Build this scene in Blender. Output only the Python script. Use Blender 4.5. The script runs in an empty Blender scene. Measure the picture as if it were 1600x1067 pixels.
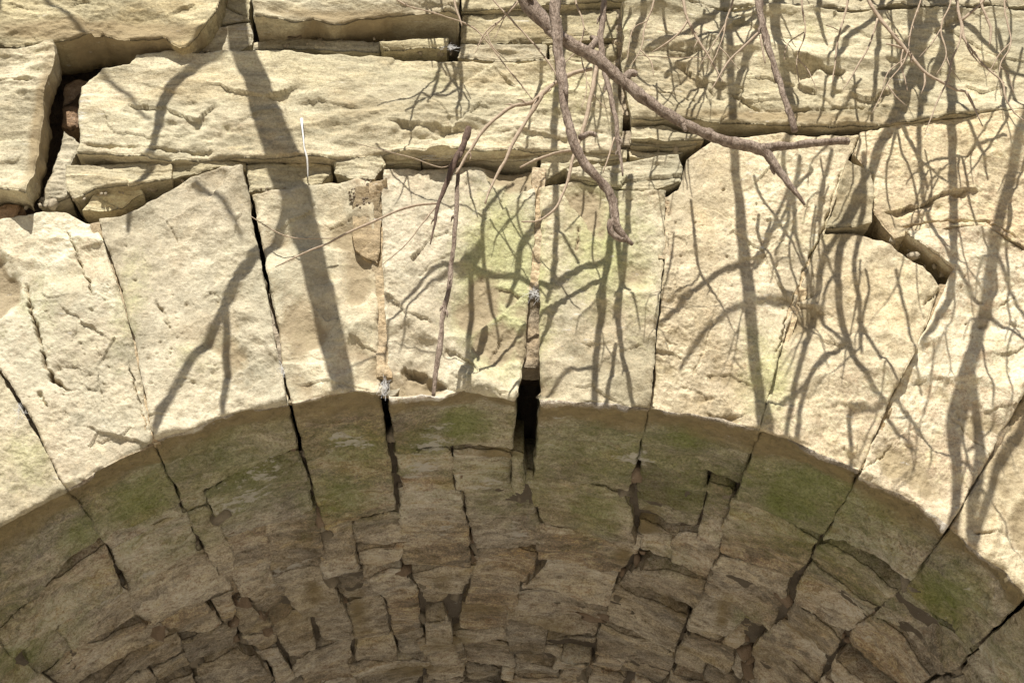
import bpy, math, random
import numpy as np
from mathutils import Vector, Matrix
random.seed(7)
RNG = np.random.RandomState(11)
S = bpy.context.scene
COL = S.collection

# ------------------------------------------------------------------ camera, sky, sun, exposure
PITCH, YAW = math.radians(28.0), math.radians(1.15)
CAM = np.array([0.1, -3.9, 1.6])
cam = bpy.data.cameras.new('camera'); cam.lens = 50; cam.sensor_width = 36
cam.clip_start = 0.05; cam.clip_end = 2000
camo = bpy.data.objects.new('camera', cam); COL.objects.link(camo)
camo.location = CAM; camo.rotation_euler = (math.pi/2 + PITCH, 0, -YAW)
S.camera = camo

SUN_EL, SUN_AZ = math.radians(50), math.radians(8)        # azimuth: to the left of the wall's normal
SD = np.array([-math.sin(SUN_AZ)*math.cos(SUN_EL), -math.cos(SUN_AZ)*math.cos(SUN_EL), math.sin(SUN_EL)])  # towards sun
W = bpy.data.worlds.new('World'); S.world = W; W.use_nodes = True
wn = W.node_tree.nodes; wl = W.node_tree.links
bg = wn['Background']; sky = wn.new('ShaderNodeTexSky'); sky.sky_type = 'NISHITA'; sky.sun_disc = False
sky.sun_elevation = SUN_EL; sky.sun_rotation = math.radians(180) + SUN_AZ
wl.new(sky.outputs[0], bg.inputs[0]); bg.inputs[1].default_value = 0.05
sun = bpy.data.lights.new('sun', 'SUN'); sun.energy = 5.0; sun.angle = math.radians(0.42); sun.color = (1.0, 0.95, 0.845)
suno = bpy.data.objects.new('sun', sun); COL.objects.link(suno); suno.location = SD*30
suno.rotation_euler = Vector(SD).to_track_quat('Z', 'Y').to_euler()
S.view_settings.view_transform = 'Standard'; S.view_settings.look = 'None'
S.view_settings.exposure = 0.62; S.view_settings.gamma = 1; S.view_settings.use_curve_mapping = False
S.render.engine = 'CYCLES'
S.cycles.max_bounces = 8; S.cycles.diffuse_bounces = 5; S.cycles.use_denoising = True; S.cycles.denoising_prefilter = 'NONE'

# ------------------------------------------------------------------ survey: photograph pixels to places on the wall and in the vault
FP = 1600*50/36
F_ = np.array([math.sin(YAW)*math.cos(PITCH), math.cos(YAW)*math.cos(PITCH), math.sin(PITCH)])
R_ = np.array([math.cos(YAW), -math.sin(YAW), 0.0]); U_ = np.cross(R_, F_)
def ray(px, py): return F_ + R_*(px-800)/FP + U_*(533.5-py)/FP
def at(px, py, d=0.0):
    r = ray(px, py); t = (-d - CAM[1])/r[1]; return CAM + r*t
def wxz(pts, d=0.0):
    q = [at(p[0], p[1], d) for p in pts]; return np.array([[p[0], p[2]] for p in q])
MPP = 0.00222                                             # metres per photograph pixel on the wall (about)
# intrados: an ellipse from springing to springing
EX, EA, EB, EZ = 0.08, 1.80, 1.2527, 2.2503
_th = np.linspace(-math.pi/2, math.pi/2, 2001)
_cx = EX + EA*np.sin(_th); _cz = EZ + EB*np.cos(_th)
_s = np.concatenate([[0], np.cumsum(np.hypot(np.diff(_cx), np.diff(_cz)))]); _s -= _s[1000]
SMAX = _s[-1]
def curve(s):
    th = np.interp(s, _s, _th); x = EX + EA*np.sin(th); z = EZ + EB*np.cos(th)
    n = np.stack([-EB*np.sin(th), -EA*np.cos(th)], -1); n /= np.linalg.norm(n, axis=-1, keepdims=True)
    below = np.maximum(np.abs(s) - SMAX, 0)               # below the springing the abutment runs straight down
    return x, z - below, n
def s_of_x(x): return np.interp(np.arcsin(np.clip((x-EX)/EA, -1, 1)), _th, _s)
def soff(px, py):
    r = ray(px, py); o = CAM
    A = (r[0]/EA)**2 + (r[2]/EB)**2; B = 2*((o[0]-EX)*r[0]/EA**2 + (o[2]-EZ)*r[2]/EB**2)
    Cc = ((o[0]-EX)/EA)**2 + ((o[2]-EZ)/EB)**2 - 1
    t = (-B + math.sqrt(max(B*B-4*A*Cc, 0)))/(2*A); P = o + r*t
    return float(s_of_x(P[0])), float(P[1])

# ------------------------------------------------------------------ noise
_perm = RNG.permutation(4096).astype(np.int64)
_grad = RNG.normal(size=(4096, 3)); _grad /= np.linalg.norm(_grad, axis=1, keepdims=True)
def pnoise(P):
    P = np.asarray(P, float); i = np.floor(P).astype(np.int64); f = P - i
    w = f*f*f*(f*(f*6-15)+10); out = np.zeros(len(P))
    for dx in (0, 1):
        for dy in (0, 1):
            for dz in (0, 1):
                h = _perm[(_perm[(_perm[(i[:, 0]+dx) & 4095] + i[:, 1]+dy) & 4095] + i[:, 2]+dz) & 4095]
                g = _grad[h]
                v = g[:, 0]*(f[:, 0]-dx) + g[:, 1]*(f[:, 1]-dy) + g[:, 2]*(f[:, 2]-dz)
                out += v*(w[:, 0] if dx else 1-w[:, 0])*(w[:, 1] if dy else 1-w[:, 1])*(w[:, 2] if dz else 1-w[:, 2])
    return out*1.6
def fbm(P, freq, oct=3, gain=.5):
    o = 0; a = 1.0
    for k in range(oct):
        o = o + a*pnoise(P*freq + 17.3*k); freq *= 2.03; a *= gain
    return o
def sstep(a, b, x):
    t = np.clip((x-a)/(b-a), 0, 1); return t*t*(3-2*t)

def line_dist(Q, line):
    """distance, signed side (+ = below/right of travel), and position along for points Q (n,2) against a polyline (m,2)"""
    best = np.full(len(Q), 1e9); side = np.zeros(len(Q)); par = np.zeros(len(Q))
    L = np.concatenate([[0], np.cumsum(np.linalg.norm(np.diff(line, axis=0), axis=1))])
    for k in range(len(line)-1):
        a, b = line[k], line[k+1]; ab = b-a; l2 = ab@ab + 1e-12
        t = np.clip(((Q-a)@ab)/l2, 0, 1); d = Q - (a + t[:, None]*ab); dd = np.hypot(d[:, 0], d[:, 1])
        m = dd < best
        best[m] = dd[m]; side[m] = -np.sign(ab[0]*d[:, 1]-ab[1]*d[:, 0])[m]; par[m] = (L[k] + t*math.sqrt(l2))[m]/L[-1]
    return best, side, par

# ------------------------------------------------------------------ object helpers
def tag(o, label=None, cat=None, group=None, kind=None):
    if label: o['label'] = label
    if cat: o['category'] = cat
    if group: o['group'] = group
    if kind: o['kind'] = kind
    return o
def empty(name, loc):
    o = bpy.data.objects.new(name, None); COL.objects.link(o); o.location = loc; o.empty_display_size = .1
    return o
def mesh_obj(name, V, faces, mat, parent=None, smooth=True, stain=None):
    V = np.asarray(V, float); c = (V.min(0)+V.max(0))/2
    me = bpy.data.meshes.new(name)
    nf = len(faces)
    if isinstance(faces, np.ndarray):
        k = faces.shape[1]
        me.vertices.add(len(V)); me.loops.add(nf*k); me.polygons.add(nf)
        me.vertices.foreach_set('co', (V-c).astype(np.float32).ravel())
        me.loops.foreach_set('vertex_index', faces.astype(np.int32).ravel())
        me.polygons.foreach_set('loop_start', np.arange(0, nf*k, k, dtype=np.int32))
        me.update(calc_edges=True); me.validate()
    else:
        me.from_pydata((V-c).tolist(), [], [list(f) for f in faces]); me.update()
    if smooth: me.polygons.foreach_set('use_smooth', np.ones(len(me.polygons), bool))
    if stain is not None:
        at_ = me.attributes.new('stain', 'FLOAT_COLOR', 'POINT')
        at_.data.foreach_set('color', stain.astype(np.float32).ravel())
    if mat: me.materials.append(mat)
    o = bpy.data.objects.new(name, me); COL.objects.link(o)
    o.location = c
    if parent is not None:
        o.parent = parent; o.matrix_parent_inverse = Matrix.Identity(4)
        off = Vector(parent.location)
        if parent.parent is not None: off = off + Vector(parent.parent.location)
        o.location = Vector(c) - off
    return o

# ------------------------------------------------------------------ materials
def nodes(name):
    m = bpy.data.materials.new(name); m.use_nodes = True
    t = m.node_tree; return m, t.nodes, t.links, t.nodes['Principled BSDF']
class G:
    def __init__(s, n, l): s.n, s.l = n, l
    def new(s, t, **kw):
        q = s.n.new(t)
        for k, v in kw.items(): setattr(q, k, v)
        return q
    def noise(s, vec, scale, detail=6, rough=.6, dist=0.0):
        q = s.new('ShaderNodeTexNoise'); q.inputs['Scale'].default_value = scale; q.inputs['Detail'].default_value = detail
        q.inputs['Roughness'].default_value = rough; q.inputs['Distortion'].default_value = dist
        s.l.new(vec, q.inputs['Vector']); return q.outputs['Fac']
    def ramp(s, fac, stops):
        q = s.new('ShaderNodeValToRGB'); e = q.color_ramp.elements
        while len(e) < len(stops): e.new(.5)
        for k, (p, c) in enumerate(stops):
            e[k].position = p; e[k].color = (c, c, c, 1) if not hasattr(c, '__len__') else (*c, 1)
        s.l.new(fac, q.inputs[0]); return q.outputs[0]
    def mix(s, fac, a, b, mode='MIX'):
        q = s.new('ShaderNodeMix', data_type='RGBA', blend_type=mode)
        for sock, v in ((q.inputs[0], fac), (q.inputs[6], a), (q.inputs[7], b)):
            if isinstance(v, bpy.types.NodeSocket): s.l.new(v, sock)
            elif hasattr(v, '__len__'): sock.default_value = (*v, 1)
            else: sock.default_value = v
        return q.outputs[2]
    def math(s, op, a, b=0.0):
        q = s.new('ShaderNodeMath', operation=op)
        for sock, v in ((q.inputs[0], a), (q.inputs[1], b)):
            if isinstance(v, bpy.types.NodeSocket): s.l.new(v, sock)
            else: sock.default_value = v
        return q.outputs[0]
    def mapping(s, vec, scale):
        q = s.new('ShaderNodeMapping'); q.inputs['Scale'].default_value = scale; s.l.new(vec, q.inputs[0]); return q.outputs[0]

def stone_mat(name, base, pale, grey, warm, mosscol, bump=1.0, stretch=(1, 1, 1), dark=(0.16, 0.12, 0.075), var=(.22, .87), con=1.0, moss_k=.85):
    m, n, l, b = nodes(name); g = G(n, l)
    geo = g.new('ShaderNodeNewGeometry'); oi = g.new('ShaderNodeObjectInfo')
    add = g.new('ShaderNodeVectorMath', operation='ADD'); l.new(geo.outputs['Position'], add.inputs[0])
    cmb = g.new('ShaderNodeCombineXYZ')
    for k in range(3): l.new(g.math('MULTIPLY', oi.outputs['Random'], 37.0+11*k), cmb.inputs[k])
    l.new(cmb.outputs[0], add.inputs[1]); P = add.outputs[0]
    Ps = g.mapping(P, stretch)
    n1 = g.noise(Ps, 2.3, 6, .62, .4); n2 = g.noise(Ps, 6.5, 7, .65, .3); n3 = g.noise(Ps, 24, 6, .7); n4 = g.noise(P, 120, 4, .7); n5 = g.noise(P, 420, 3, .7)
    c = g.mix(g.ramp(n1, [(.36, 0), (.62, 1)]), base, pale)
    c = g.mix(g.math('MULTIPLY', g.ramp(n2, [(.46, 0), (.68, 1)]), .75), c, grey)
    c = g.mix(g.math('MULTIPLY', g.ramp(g.noise(Ps, 4.1, 8, .7, .6), [(.52, 0), (.70, 1)]), .6), c, warm)
    hv = g.new('ShaderNodeHueSaturation'); l.new(c, hv.inputs['Color'])
    l.new(g.math('ADD', g.math('MULTIPLY', oi.outputs['Random'], var[0]), var[1]), hv.inputs['Value'])
    l.new(g.math('ADD', g.math('MULTIPLY', g.math('FRACT', g.math('MULTIPLY', oi.outputs['Random'], 7.31)), .3), .85), hv.inputs['Saturation'])
    c = hv.outputs[0]
    # mottling, specks
    def ov(c, f, k, lo=.32, hi=.7):
        return g.mix(k*con, c, g.ramp(f, [(lo, (.27, .25, .22)), (.5, (.5, .5, .5)), (hi, (.70, .69, .66))]), 'OVERLAY')
    c = ov(c, n3, .6); c = ov(c, n4, .6); c = ov(c, n5, .45)
    nst = g.noise(g.mapping(P, (stretch[0]*.5, 1, stretch[2]*1.6)), 34, 5, .7); c = ov(c, nst, .38)
    c = ov(c, g.noise(P, 1.4, 4, .6), .5, .36, .66)
    c = g.mix(g.math('MULTIPLY', g.ramp(g.noise(P, 9, 8, .75, .8), [(.60, 0), (.66, 1)]), .35*con), c, grey)
    c = g.mix(g.math('MULTIPLY', g.ramp(g.noise(P, 31, 6, .75, .4), [(.63, 0), (.69, 1)]), .4*con), c, dark)
    c = g.mix(g.math('MULTIPLY', g.ramp(g.noise(P, 75, 3, .6), [(.68, 0), (.74, 1)]), .5), c, dark)
    # stains with shapes of their own: r moss, g lime, b brown dirt plus painted shade under blocks, a grey weathering
    a = g.new('ShaderNodeAttribute', attribute_name='stain'); sp = g.new('ShaderNodeSeparateColor'); l.new(a.outputs['Color'], sp.inputs[0])
    blot = g.math('ADD', g.math('MULTIPLY', g.noise(P, 14, 8, .75, .5), .7), g.math('MULTIPLY', g.noise(Ps, 110, 5, .75), .3))
    def mask(ch, lo, hi):
        return g.ramp(g.math('ADD', g.math('MULTIPLY', ch, .75), g.math('SUBTRACT', blot, .5)), [(lo, 0), (hi, 1)])
    c = g.mix(g.math('MULTIPLY', mask(a.outputs['Alpha'], .2, .7), .8), c, grey)
    mc = g.mix(g.ramp(n4, [(.35, 0), (.65, 1)]), [v*.7 for v in mosscol], [v*1.25 for v in mosscol])
    c = g.mix(g.math('MULTIPLY', mask(sp.outputs[0], .20, .58), moss_k), c, mc)
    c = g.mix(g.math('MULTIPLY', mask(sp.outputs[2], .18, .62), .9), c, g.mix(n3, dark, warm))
    c = g.mix(g.math('MULTIPLY', g.ramp(g.math('ADD', g.math('MULTIPLY', sp.outputs[1], .62), g.math('MULTIPLY', g.math('SUBTRACT', nst, .5), 2.2)), [(.33, 0), (.50, 1)]), .8), c, (.58, .565, .54))
    l.new(c, b.inputs['Base Color'])
    l.new(g.ramp(n2, [(.3, .82), (.7, .97)]), b.inputs['Roughness'])
    b.inputs['Specular IOR Level'].default_value = .25
    h = g.math('ADD', g.math('MULTIPLY', n3, .006*bump), g.math('ADD', g.math('MULTIPLY', n4, .0030*bump), g.math('MULTIPLY', n5, .0011*bump)))
    bp = g.new('ShaderNodeBump'); bp.inputs['Strength'].default_value = 1; bp.inputs['Distance'].default_value = 1.0
    l.new(h, bp.inputs['Height']); l.new(bp.outputs[0], b.inputs['Normal'])
    return m
M_ARCH = stone_mat('cream_arch_stone', (.47, .415, .30), (.58, .525, .40), (.36, .335, .25), (.46, .375, .25), (.36, .38, .15), moss_k=.62, con=.8, var=(.30, .83))
PEACH = ((.52, .445, .315), (.63, .56, .42), (.46, .40, .285), (.50, .405, .255))
M_ARCH_P = stone_mat('peach_arch_stone', *PEACH, (.36, .38, .15), moss_k=.62)
M_WALL = stone_mat('bedded_wall_stone', (.45, .40, .275), (.55, .50, .37), (.35, .325, .235), (.44, .35, .205), (.36, .37, .14), stretch=(.45, .8, 1.3), moss_k=.7)
M_SOFF = stone_mat('weathered_vault_stone', (.40, .35, .28), (.60, .555, .50), (.27, .255, .24), (.45, .36, .19), (.19, .235, .06), bump=2.2, stretch=(.7, 1.35, 1), dark=(.11, .085, .06), var=(.42, .80), con=1.55, moss_k=.74)
M_FILL = stone_mat('crumbly_fill', (.30, .25, .18), (.46, .40, .32), (.25, .22, .18), (.36, .26, .16), (.2, .2, .07), bump=1.6)
M_EARTH = stone_mat('joint_earth', (.17, .135, .10), (.27, .225, .17), (.14, .12, .10), (.24, .17, .10), (.1, .12, .05), bump=2.5)
M_MORT = stone_mat('sandy_mortar', (.45, .36, .235), (.52, .43, .31), (.38, .33, .25), (.47, .33, .19), (.24, .25, .1), bump=1.4)
M_BEIGE = stone_mat('beige_mortar', (.42, .345, .235), (.50, .42, .31), (.38, .32, .23), (.44, .33, .21), (.2, .2, .1), bump=2)
M_PINK = stone_mat('pinkish_mortar', (.32, .215, .14), (.38, .27, .19), (.27, .21, .16), (.36, .23, .13), (.2, .2, .1), bump=2)
def plain(name, c1, c2, scale, rough=.9, bump=.002, stretch=(1, 1, 1)):
    m, n, l, b = nodes(name); g = G(n, l)
    tc = g.new('ShaderNodeTexCoord'); P = g.mapping(tc.outputs['Object'], stretch)
    f = g.noise(P, scale, 6, .65); l.new(g.mix(g.ramp(f, [(.35, 0), (.66, 1)]), c1, c2), b.inputs['Base Color'])
    b.inputs['Roughness'].default_value = rough; b.inputs['Specular IOR Level'].default_value = .25
    bp = g.new('ShaderNodeBump'); bp.inputs['Distance'].default_value = bump; l.new(g.noise(P, scale*3, 4), bp.inputs['Height']); l.new(bp.outputs[0], b.inputs['Normal'])
    return m
M_BARK = plain('brown_bark', (.17, .122, .092), (.45, .36, .295), 80, .9, .012, (1, 1, .3))
M_DARKBARK = plain('dark_twig_bark', (.075, .05, .04), (.17, .115, .09), 90, .85, .003)
M_TWIG = plain('pale_twig_bark', (.30, .225, .165), (.46, .37, .28), 120, .8, .001)
M_GROUND = plain('dry_ground', (.33, .29, .23), (.48, .43, .35), 1.2, .95, .03)
M_DIRT = plain('dark_joint_dirt', (.07, .05, .033), (.15, .11, .075), 14, .95, .02)
M_BED0 = plain('vault_bedding_mortar', (.16, .12, .085), (.34, .27, .20), 11, .95, .012)
M_WEB = plain('white_cobweb', (.62, .61, .60), (.8, .8, .8), 200, .7, .0005)
M_NEST = plain('grey_brown_mud', (.16, .125, .09), (.29, .23, .17), 160, .95, .004)

# ------------------------------------------------------------------ relief
SCARPS, CRACKS, PITS = [], [], []       # filled below, in wall coordinates (x,z)
def relief(P, seed, low=.016, mid=.0075, ledge=.02, dens=22, aniso=(1, 1, 1), fine=1.0, scoop=.008, flake=.0):
    rs = np.random.RandomState(seed); off = rs.uniform(-50, 50, 3); A = np.array(aniso)
    q = P*A + off
    rid = lambda f: 1 - 2*np.abs(pnoise(q*f + 71))
    h = low*fbm(q, 2.1, 2) + mid*(.8*fbm(q, 8.5, 3, .55) - .55*rid(6.0) - .35*rid(13.0)*sstep(-.3, .4, pnoise(q*3+11)))
    rough = .55 + .9*sstep(-.35, .45, pnoise(q*2.7 + 140))
    h = h + fine*rough*(.0026*fbm(q, 30, 2) + .0017*rid(47)*.6 + .0013*pnoise(q*95) + .0007*pnoise(q*190))
    ext0 = P.max(0)-P.min(0); ar0 = max(ext0[0]*ext0[2], ext0[0]*ext0[1], .01)
    for dn, sc in ((26, scoop), (150, scoop*.38)):          # conchoidal scallops meeting in sharp ridges
        if not scoop: break
        K = max(4, int(ar0*dn)); A3 = A; sd = P[rs.randint(0, len(P), K)]*A3; Ls = math.sqrt(1.0/dn)
        Xw = P*A3 + np.stack([fbm(q+3, 6, 3, .6), fbm(q+31, 6, 3, .6), fbm(q+57, 6, 3, .6)], -1)*.22*Ls
        tl = rs.normal(0, .10, (K, 3)); o = rs.normal(0, .5, K)*sc; a_ = 2.2*sc/(Ls*Ls*.25)*.5; best = np.full(len(P), 1e9)
        for k in range(K):
            d = Xw - sd[k]; np.minimum(best, a_*(d**2).sum(1) + d@tl[k] + o[k], out=best)
        h = h + np.clip(best - np.median(best), -.02, .02)*(.35 + .9*sstep(-.3, .35, pnoise(q*2.3 + 200)))
    if flake:                                                # laminated flaking: terraces with ragged edges
        f = fbm(q+300, 4.2, 5, .58)*.016 + .002*pnoise(q*60); st_ = .0055
        fl = np.floor(f/st_); fr = f/st_-fl; h = h + flake*(fl + sstep(.72, 1.0, fr))*st_
    # rock-face spalls: planar facets with sharp steps between them
    ext = P.max(0)-P.min(0); area = max(ext[0]*ext[2], ext[0]*ext[1], .01)
    for dn, amp in ((dens, 1.0), (dens*5, .42)):
        K = max(3, int(area*dn)); sd = P[rs.randint(0, len(P), K)]*A
        warp = np.stack([pnoise(q*7+3), pnoise(q*7+31), pnoise(q*7+57)], -1)*.03*amp + np.stack([pnoise(q*28+3), pnoise(q*28+31), pnoise(q*28+57)], -1)*.008
        X = P*A + warp; bd = np.full(len(P), 1e9); bi = np.zeros(len(P), int)
        for k in range(K):
            d = ((X - sd[k])**2).sum(1); m = d < bd; bd[m] = d[m]; bi[m] = k
        tilt = rs.normal(0, .13, (K, 3)); o = rs.normal(0, .35, K)
        hv = ((X - sd[bi])*tilt[bi]).sum(1) + o[bi]*ledge*amp
        mk = sstep(.0, .35, pnoise(q*(3.2 if amp == 1 else 4.6) + 90))
        h = h + np.clip(hv, -.03, .025)*mk*min(ledge/.02, 1.4)
    return h
def wall_marks(P, rng=None):
    """hand-placed chips, cracks and pits on the sunlit face"""
    Q = P[:, [0, 2]]; h = np.zeros(len(P)); lo, hi = Q.min(0)-.12, Q.max(0)+.12
    jit = np.stack([fbm(P+5, 26, 3, .6), fbm(P+77, 26, 3, .6)], -1)*.007; Qj = Q + jit; vr = .45 + .8*np.clip(.5+fbm(P+33, 17, 2), 0, 1.2)
    for line, dep, run in SCARPS:
        if (line.max(0) < lo).any() or (line.min(0) > hi).any(): continue
        d, sd, t = line_dist(Qj, line); tp = np.clip(np.minimum(t, 1-t)*6, 0, 1)**.6
        rn = run*2.6*vr*np.clip(tp, .25, 1)
        h -= np.where(sd > 0, (.8 if dep >= .02 else .42)*dep*vr*np.clip(1-d/rn, 0, 1)**1.5, 0)*tp
        h += np.where(sd <= 0, .12*dep*np.exp(-(d/.05)**2), 0)*tp
    for line, dep, wd in CRACKS:
        if (line.max(0) < lo).any() or (line.min(0) > hi).any(): continue
        d, sd, t = line_dist(Qj, line); tp = np.clip(np.minimum(t, 1-t)*8, 0, 1)
        w2 = wd*(.55+.9*np.clip(.5+pnoise(P*22+9), 0, 1))
        h -= dep*np.exp(-(d/w2)**2)*tp*np.clip(vr*1.3-.2, 0, 1.2)
    for c, r in PITS:
        if (c < lo).any() or (c > hi).any(): continue
        d = np.hypot(*(Qj-c).T); h -= 1.6*r*np.exp(-(d/r)**2)
    return h
def scarp(pts, dep=.016, run=.07): SCARPS.append((wxz(pts), dep, run))
def crack(pts, dep=.02, wd=.004): CRACKS.append((wxz(pts), dep, wd*.72))

def resample(pl, n):
    pl = np.asarray(pl, float); L = np.concatenate([[0], np.cumsum(np.linalg.norm(np.diff(pl, axis=0), axis=1))])
    t = np.linspace(0, L[-1], n); return np.stack([np.interp(t, L, pl[:, k]) for k in range(pl.shape[1])], -1)
def plen(pl): pl = np.asarray(pl, float); return np.linalg.norm(np.diff(pl, axis=0), axis=1).sum()
def coons(T, Rr, B, L):
    """T: left to right, B: left to right, L and Rr: top to bottom; returns (nv,nu,2)"""
    nu, nv = len(T), len(L); u = np.linspace(0, 1, nu)[None, :, None]; v = np.linspace(0, 1, nv)[:, None, None]
    return ((1-v)*T[None] + v*B[None] + (1-u)*L[:, None] + u*Rr[:, None]
            - ((1-u)*(1-v)*T[0] + u*(1-v)*T[-1] + (1-u)*v*B[0] + u*v*B[-1]))
def jig(pl, seed, amp=.005, fq=9):
    """roughen a polyline (ends too)"""
    q = np.column_stack([pl, np.full(len(pl), seed*3.7)])
    return pl + np.stack([fbm(q, fq, 4, .6), fbm(q+40, fq, 4, .6)], -1)*amp

def sheet_stone(name, base, nrm, seed, mat, parent, edge=.012, back=.2, rel=None, marks=False, stain=None, taper=None, ringdepth=(.004, .02, .05, .1), chamf=None, rel2=None, mat2=None):
    """base (nv,nu,3) grid and outward normals -> relief + returns round the rim + rough sides running back"""
    nv, nu = base.shape[:2]; P = base.reshape(-1, 3); N = nrm.reshape(-1, 3)
    # distance to the rim in metres
    du = np.linalg.norm(np.diff(base, axis=1), axis=2); dv = np.linalg.norm(np.diff(base, axis=0), axis=2)
    cu = np.concatenate([np.zeros((nv, 1)), np.cumsum(du, 1)], 1); cv = np.concatenate([np.zeros((1, nu)), np.cumsum(dv, 0)], 0)
    d = np.minimum(np.minimum(cu, cu[:, -1:]-cu), np.minimum(cv, cv[-1:]-cv)).reshape(-1)
    h = relief(P, seed, **(rel or {}))
    if rel2 is not None: h = h*(1-rel2[1]) + relief(P, seed+7, **rel2[0])*rel2[1]
    if marks: h = h + wall_marks(P)*(1 if rel2 is None else 1-rel2[1])
    rr = edge*(1 + .9*fbm(P + seed, 11, 3)); rr = np.maximum(rr, .002)
    t = np.clip(1 - d/rr, 0, 1); h = h - rr*(1-np.sqrt(np.maximum(1-t*t, 0)))*.9
    if chamf is not None: h = h - chamf.reshape(-1)
    D = P + N*h[:, None]
    idx = np.arange(nv*nu).reshape(nv, nu)
    F = np.stack([idx[:-1, :-1], idx[1:, :-1], idx[1:, 1:], idx[:-1, 1:]], -1).reshape(-1, 4)
    loop = np.concatenate([idx[0, :-1], idx[:-1, -1], idx[-1, :0:-1], idx[:0:-1, 0]])
    rimP, rimN = D[loop], N[loop]; m = len(loop)
    # outward in-plane direction for rim roughness
    tan = np.roll(rimP, -1, 0)-np.roll(rimP, 1, 0); out = np.cross(tan, rimN); out /= np.linalg.norm(out, axis=1, keepdims=True)+1e-9
    cen = P.mean(0); flip = np.sign(((rimP-cen)*out).sum(1).mean()); out *= flip
    tp = np.ones(m) if taper is None else taper.reshape(-1)[loop]
    Vs = [D]; prev = loop; Fs = [F]; base_i = len(D)
    for k, rd in enumerate(list(ringdepth)+[back]):
        dep = np.minimum(rd, tp)
        q = rimP - rimN*dep[:, None]
        q = q + out*((.007*fbm(q*np.array([1, 1, 1.4])+seed*2.1, 12, 3) - .10*rd*.5)*min(1, rd/.02))[:, None]
        Vs.append(q); cur = np.arange(base_i, base_i+m); base_i += m
        Fs.append(np.stack([prev, np.roll(prev, -1), np.roll(cur, -1), cur], -1)[:, ::-1] if True else None); prev = cur
    # close the back
    cc = (rimP - rimN*np.minimum(back, tp)[:, None]).mean(0); Vs.append(cc[None])
    V = np.concatenate(Vs); ci = len(V)-1
    Fs.append(np.stack([prev, np.roll(prev, -1), np.full(m, ci), np.full(m, ci)], -1)[:, ::-1])
    Fa = np.concatenate(Fs)
    tri = Fa[-m:][:, [1, 2, 3]]; quads = Fa[:-m]
    st = np.zeros((len(V), 4))
    if stain is not None: st = stain(V)
    Fall = np.concatenate([np.concatenate([quads[:, [0, 1, 2]], quads[:, [0, 2, 3]]]), tri])
    # orient: first face should look along the outward normal
    a, b_, c_ = V[Fall[0]]
    if np.dot(np.cross(b_-a, c_-a), N[0]) < 0: Fall = Fall[:, ::-1]
    ob = mesh_obj(name, V, Fall, mat, parent, True, st)
    if mat2 is not None:
        ob.data.materials.append(mat2[0]); wv = np.zeros(len(V)); wv[:len(D)] = mat2[1]; wv[len(D):] = (V[len(D):, 1] > .05)
        ob.data.polygons.foreach_set('material_index', (wv[Fall].mean(1) > .5).astype(np.int32))
    return ob

# ------------------------------------------------------------------ stains and painted underside shade measured off the photograph
def blob_field(V2, blobs):
    o = np.zeros(len(V2))
    for cx, cy, rx, ry, w in blobs:
        o = np.maximum(o, w*np.exp(-(((V2[:, 0]-cx)/rx)**2 + ((V2[:, 1]-cy)/ry)**2)))
    return o
def wb(px, py, rx, ry, w=1.0): c = at(px, py); return (c[0], c[2], rx*MPP, ry*MPP*1.13, w)
W_MOSS = [wb(785, 440, 75, 150, 1.25), wb(760, 330, 90, 60, .5), wb(940, 380, 70, 110, .95), wb(1000, 420, 40, 150, .55), wb(880, 150, 120, 60, .45), wb(1200, 590, 50, 90, .75),
          wb(1240, 360, 60, 60, .45), wb(60, 470, 70, 90, .45), wb(200, 470, 40, 130, .5), wb(300, 560, 70, 60, .4), wb(30, 720, 60, 60, .55), wb(1270, 60, 60, 40, .4), wb(1560, 570, 40, 80, .4),
          wb(400, 100, 120, 40, .3), wb(690, 130, 120, 50, .35), wb(60, 130, 50, 60, .3), wb(540, 400, 60, 120, .22), wb(960, 60, 60, 50, .4)]
W_GREY = [wb(440, 430, 90, 160, .5), wb(80, 520, 130, 120, .5), wb(650, 170, 200, 60, .45), wb(300, 200, 160, 60, .45), wb(960, 330, 60, 120, .4), wb(1060, 300, 30, 120, .6), wb(1240, 520, 40, 130, .5), wb(1590, 60, 60, 60, .7)]
W_BRWN_SHADE = [wb(565, 175, 130, 40, .4), wb(570, 340, 25, 60, .55), wb(1210, 192, 190, 12, 1.0), wb(1440, 318, 80, 8, .75), wb(72, 210, 14, 110, 1.2), wb(540, 48, 160, 14, 1.0), wb(170, 72, 150, 18, 1.7), wb(560, 545, 25, 18, .5), wb(1160, 420, 25, 12, .5)]  # brown dirt, weighted to paint extra shade on undersides and the left gap
W_LIME = [wb(1180, 330, 30, 120, .3), wb(130, 185, 14, 40, .45), wb(380, 40, 20, 30, .5), wb(890, 480, 22, 100, .25), wb(845, 650, 6, 40, .4)]
def wall_stain(V):
    Q = V[:, [0, 2]]; return np.stack([.85*blob_field(Q, W_MOSS), blob_field(Q, W_LIME), blob_field(Q, W_BRWN_SHADE), 1.35*blob_field(Q, W_GREY)], -1)
def sb(px, py, rx, ry, w=1.0):
    s, y = soff(px, py); s2, y2 = soff(px, py+ry); s3, y3 = soff(px+rx, py)
    return (s, y, max(abs(s3-s), .02)*1.55, max(abs(y2-y), .02)*1.55, w)
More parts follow.
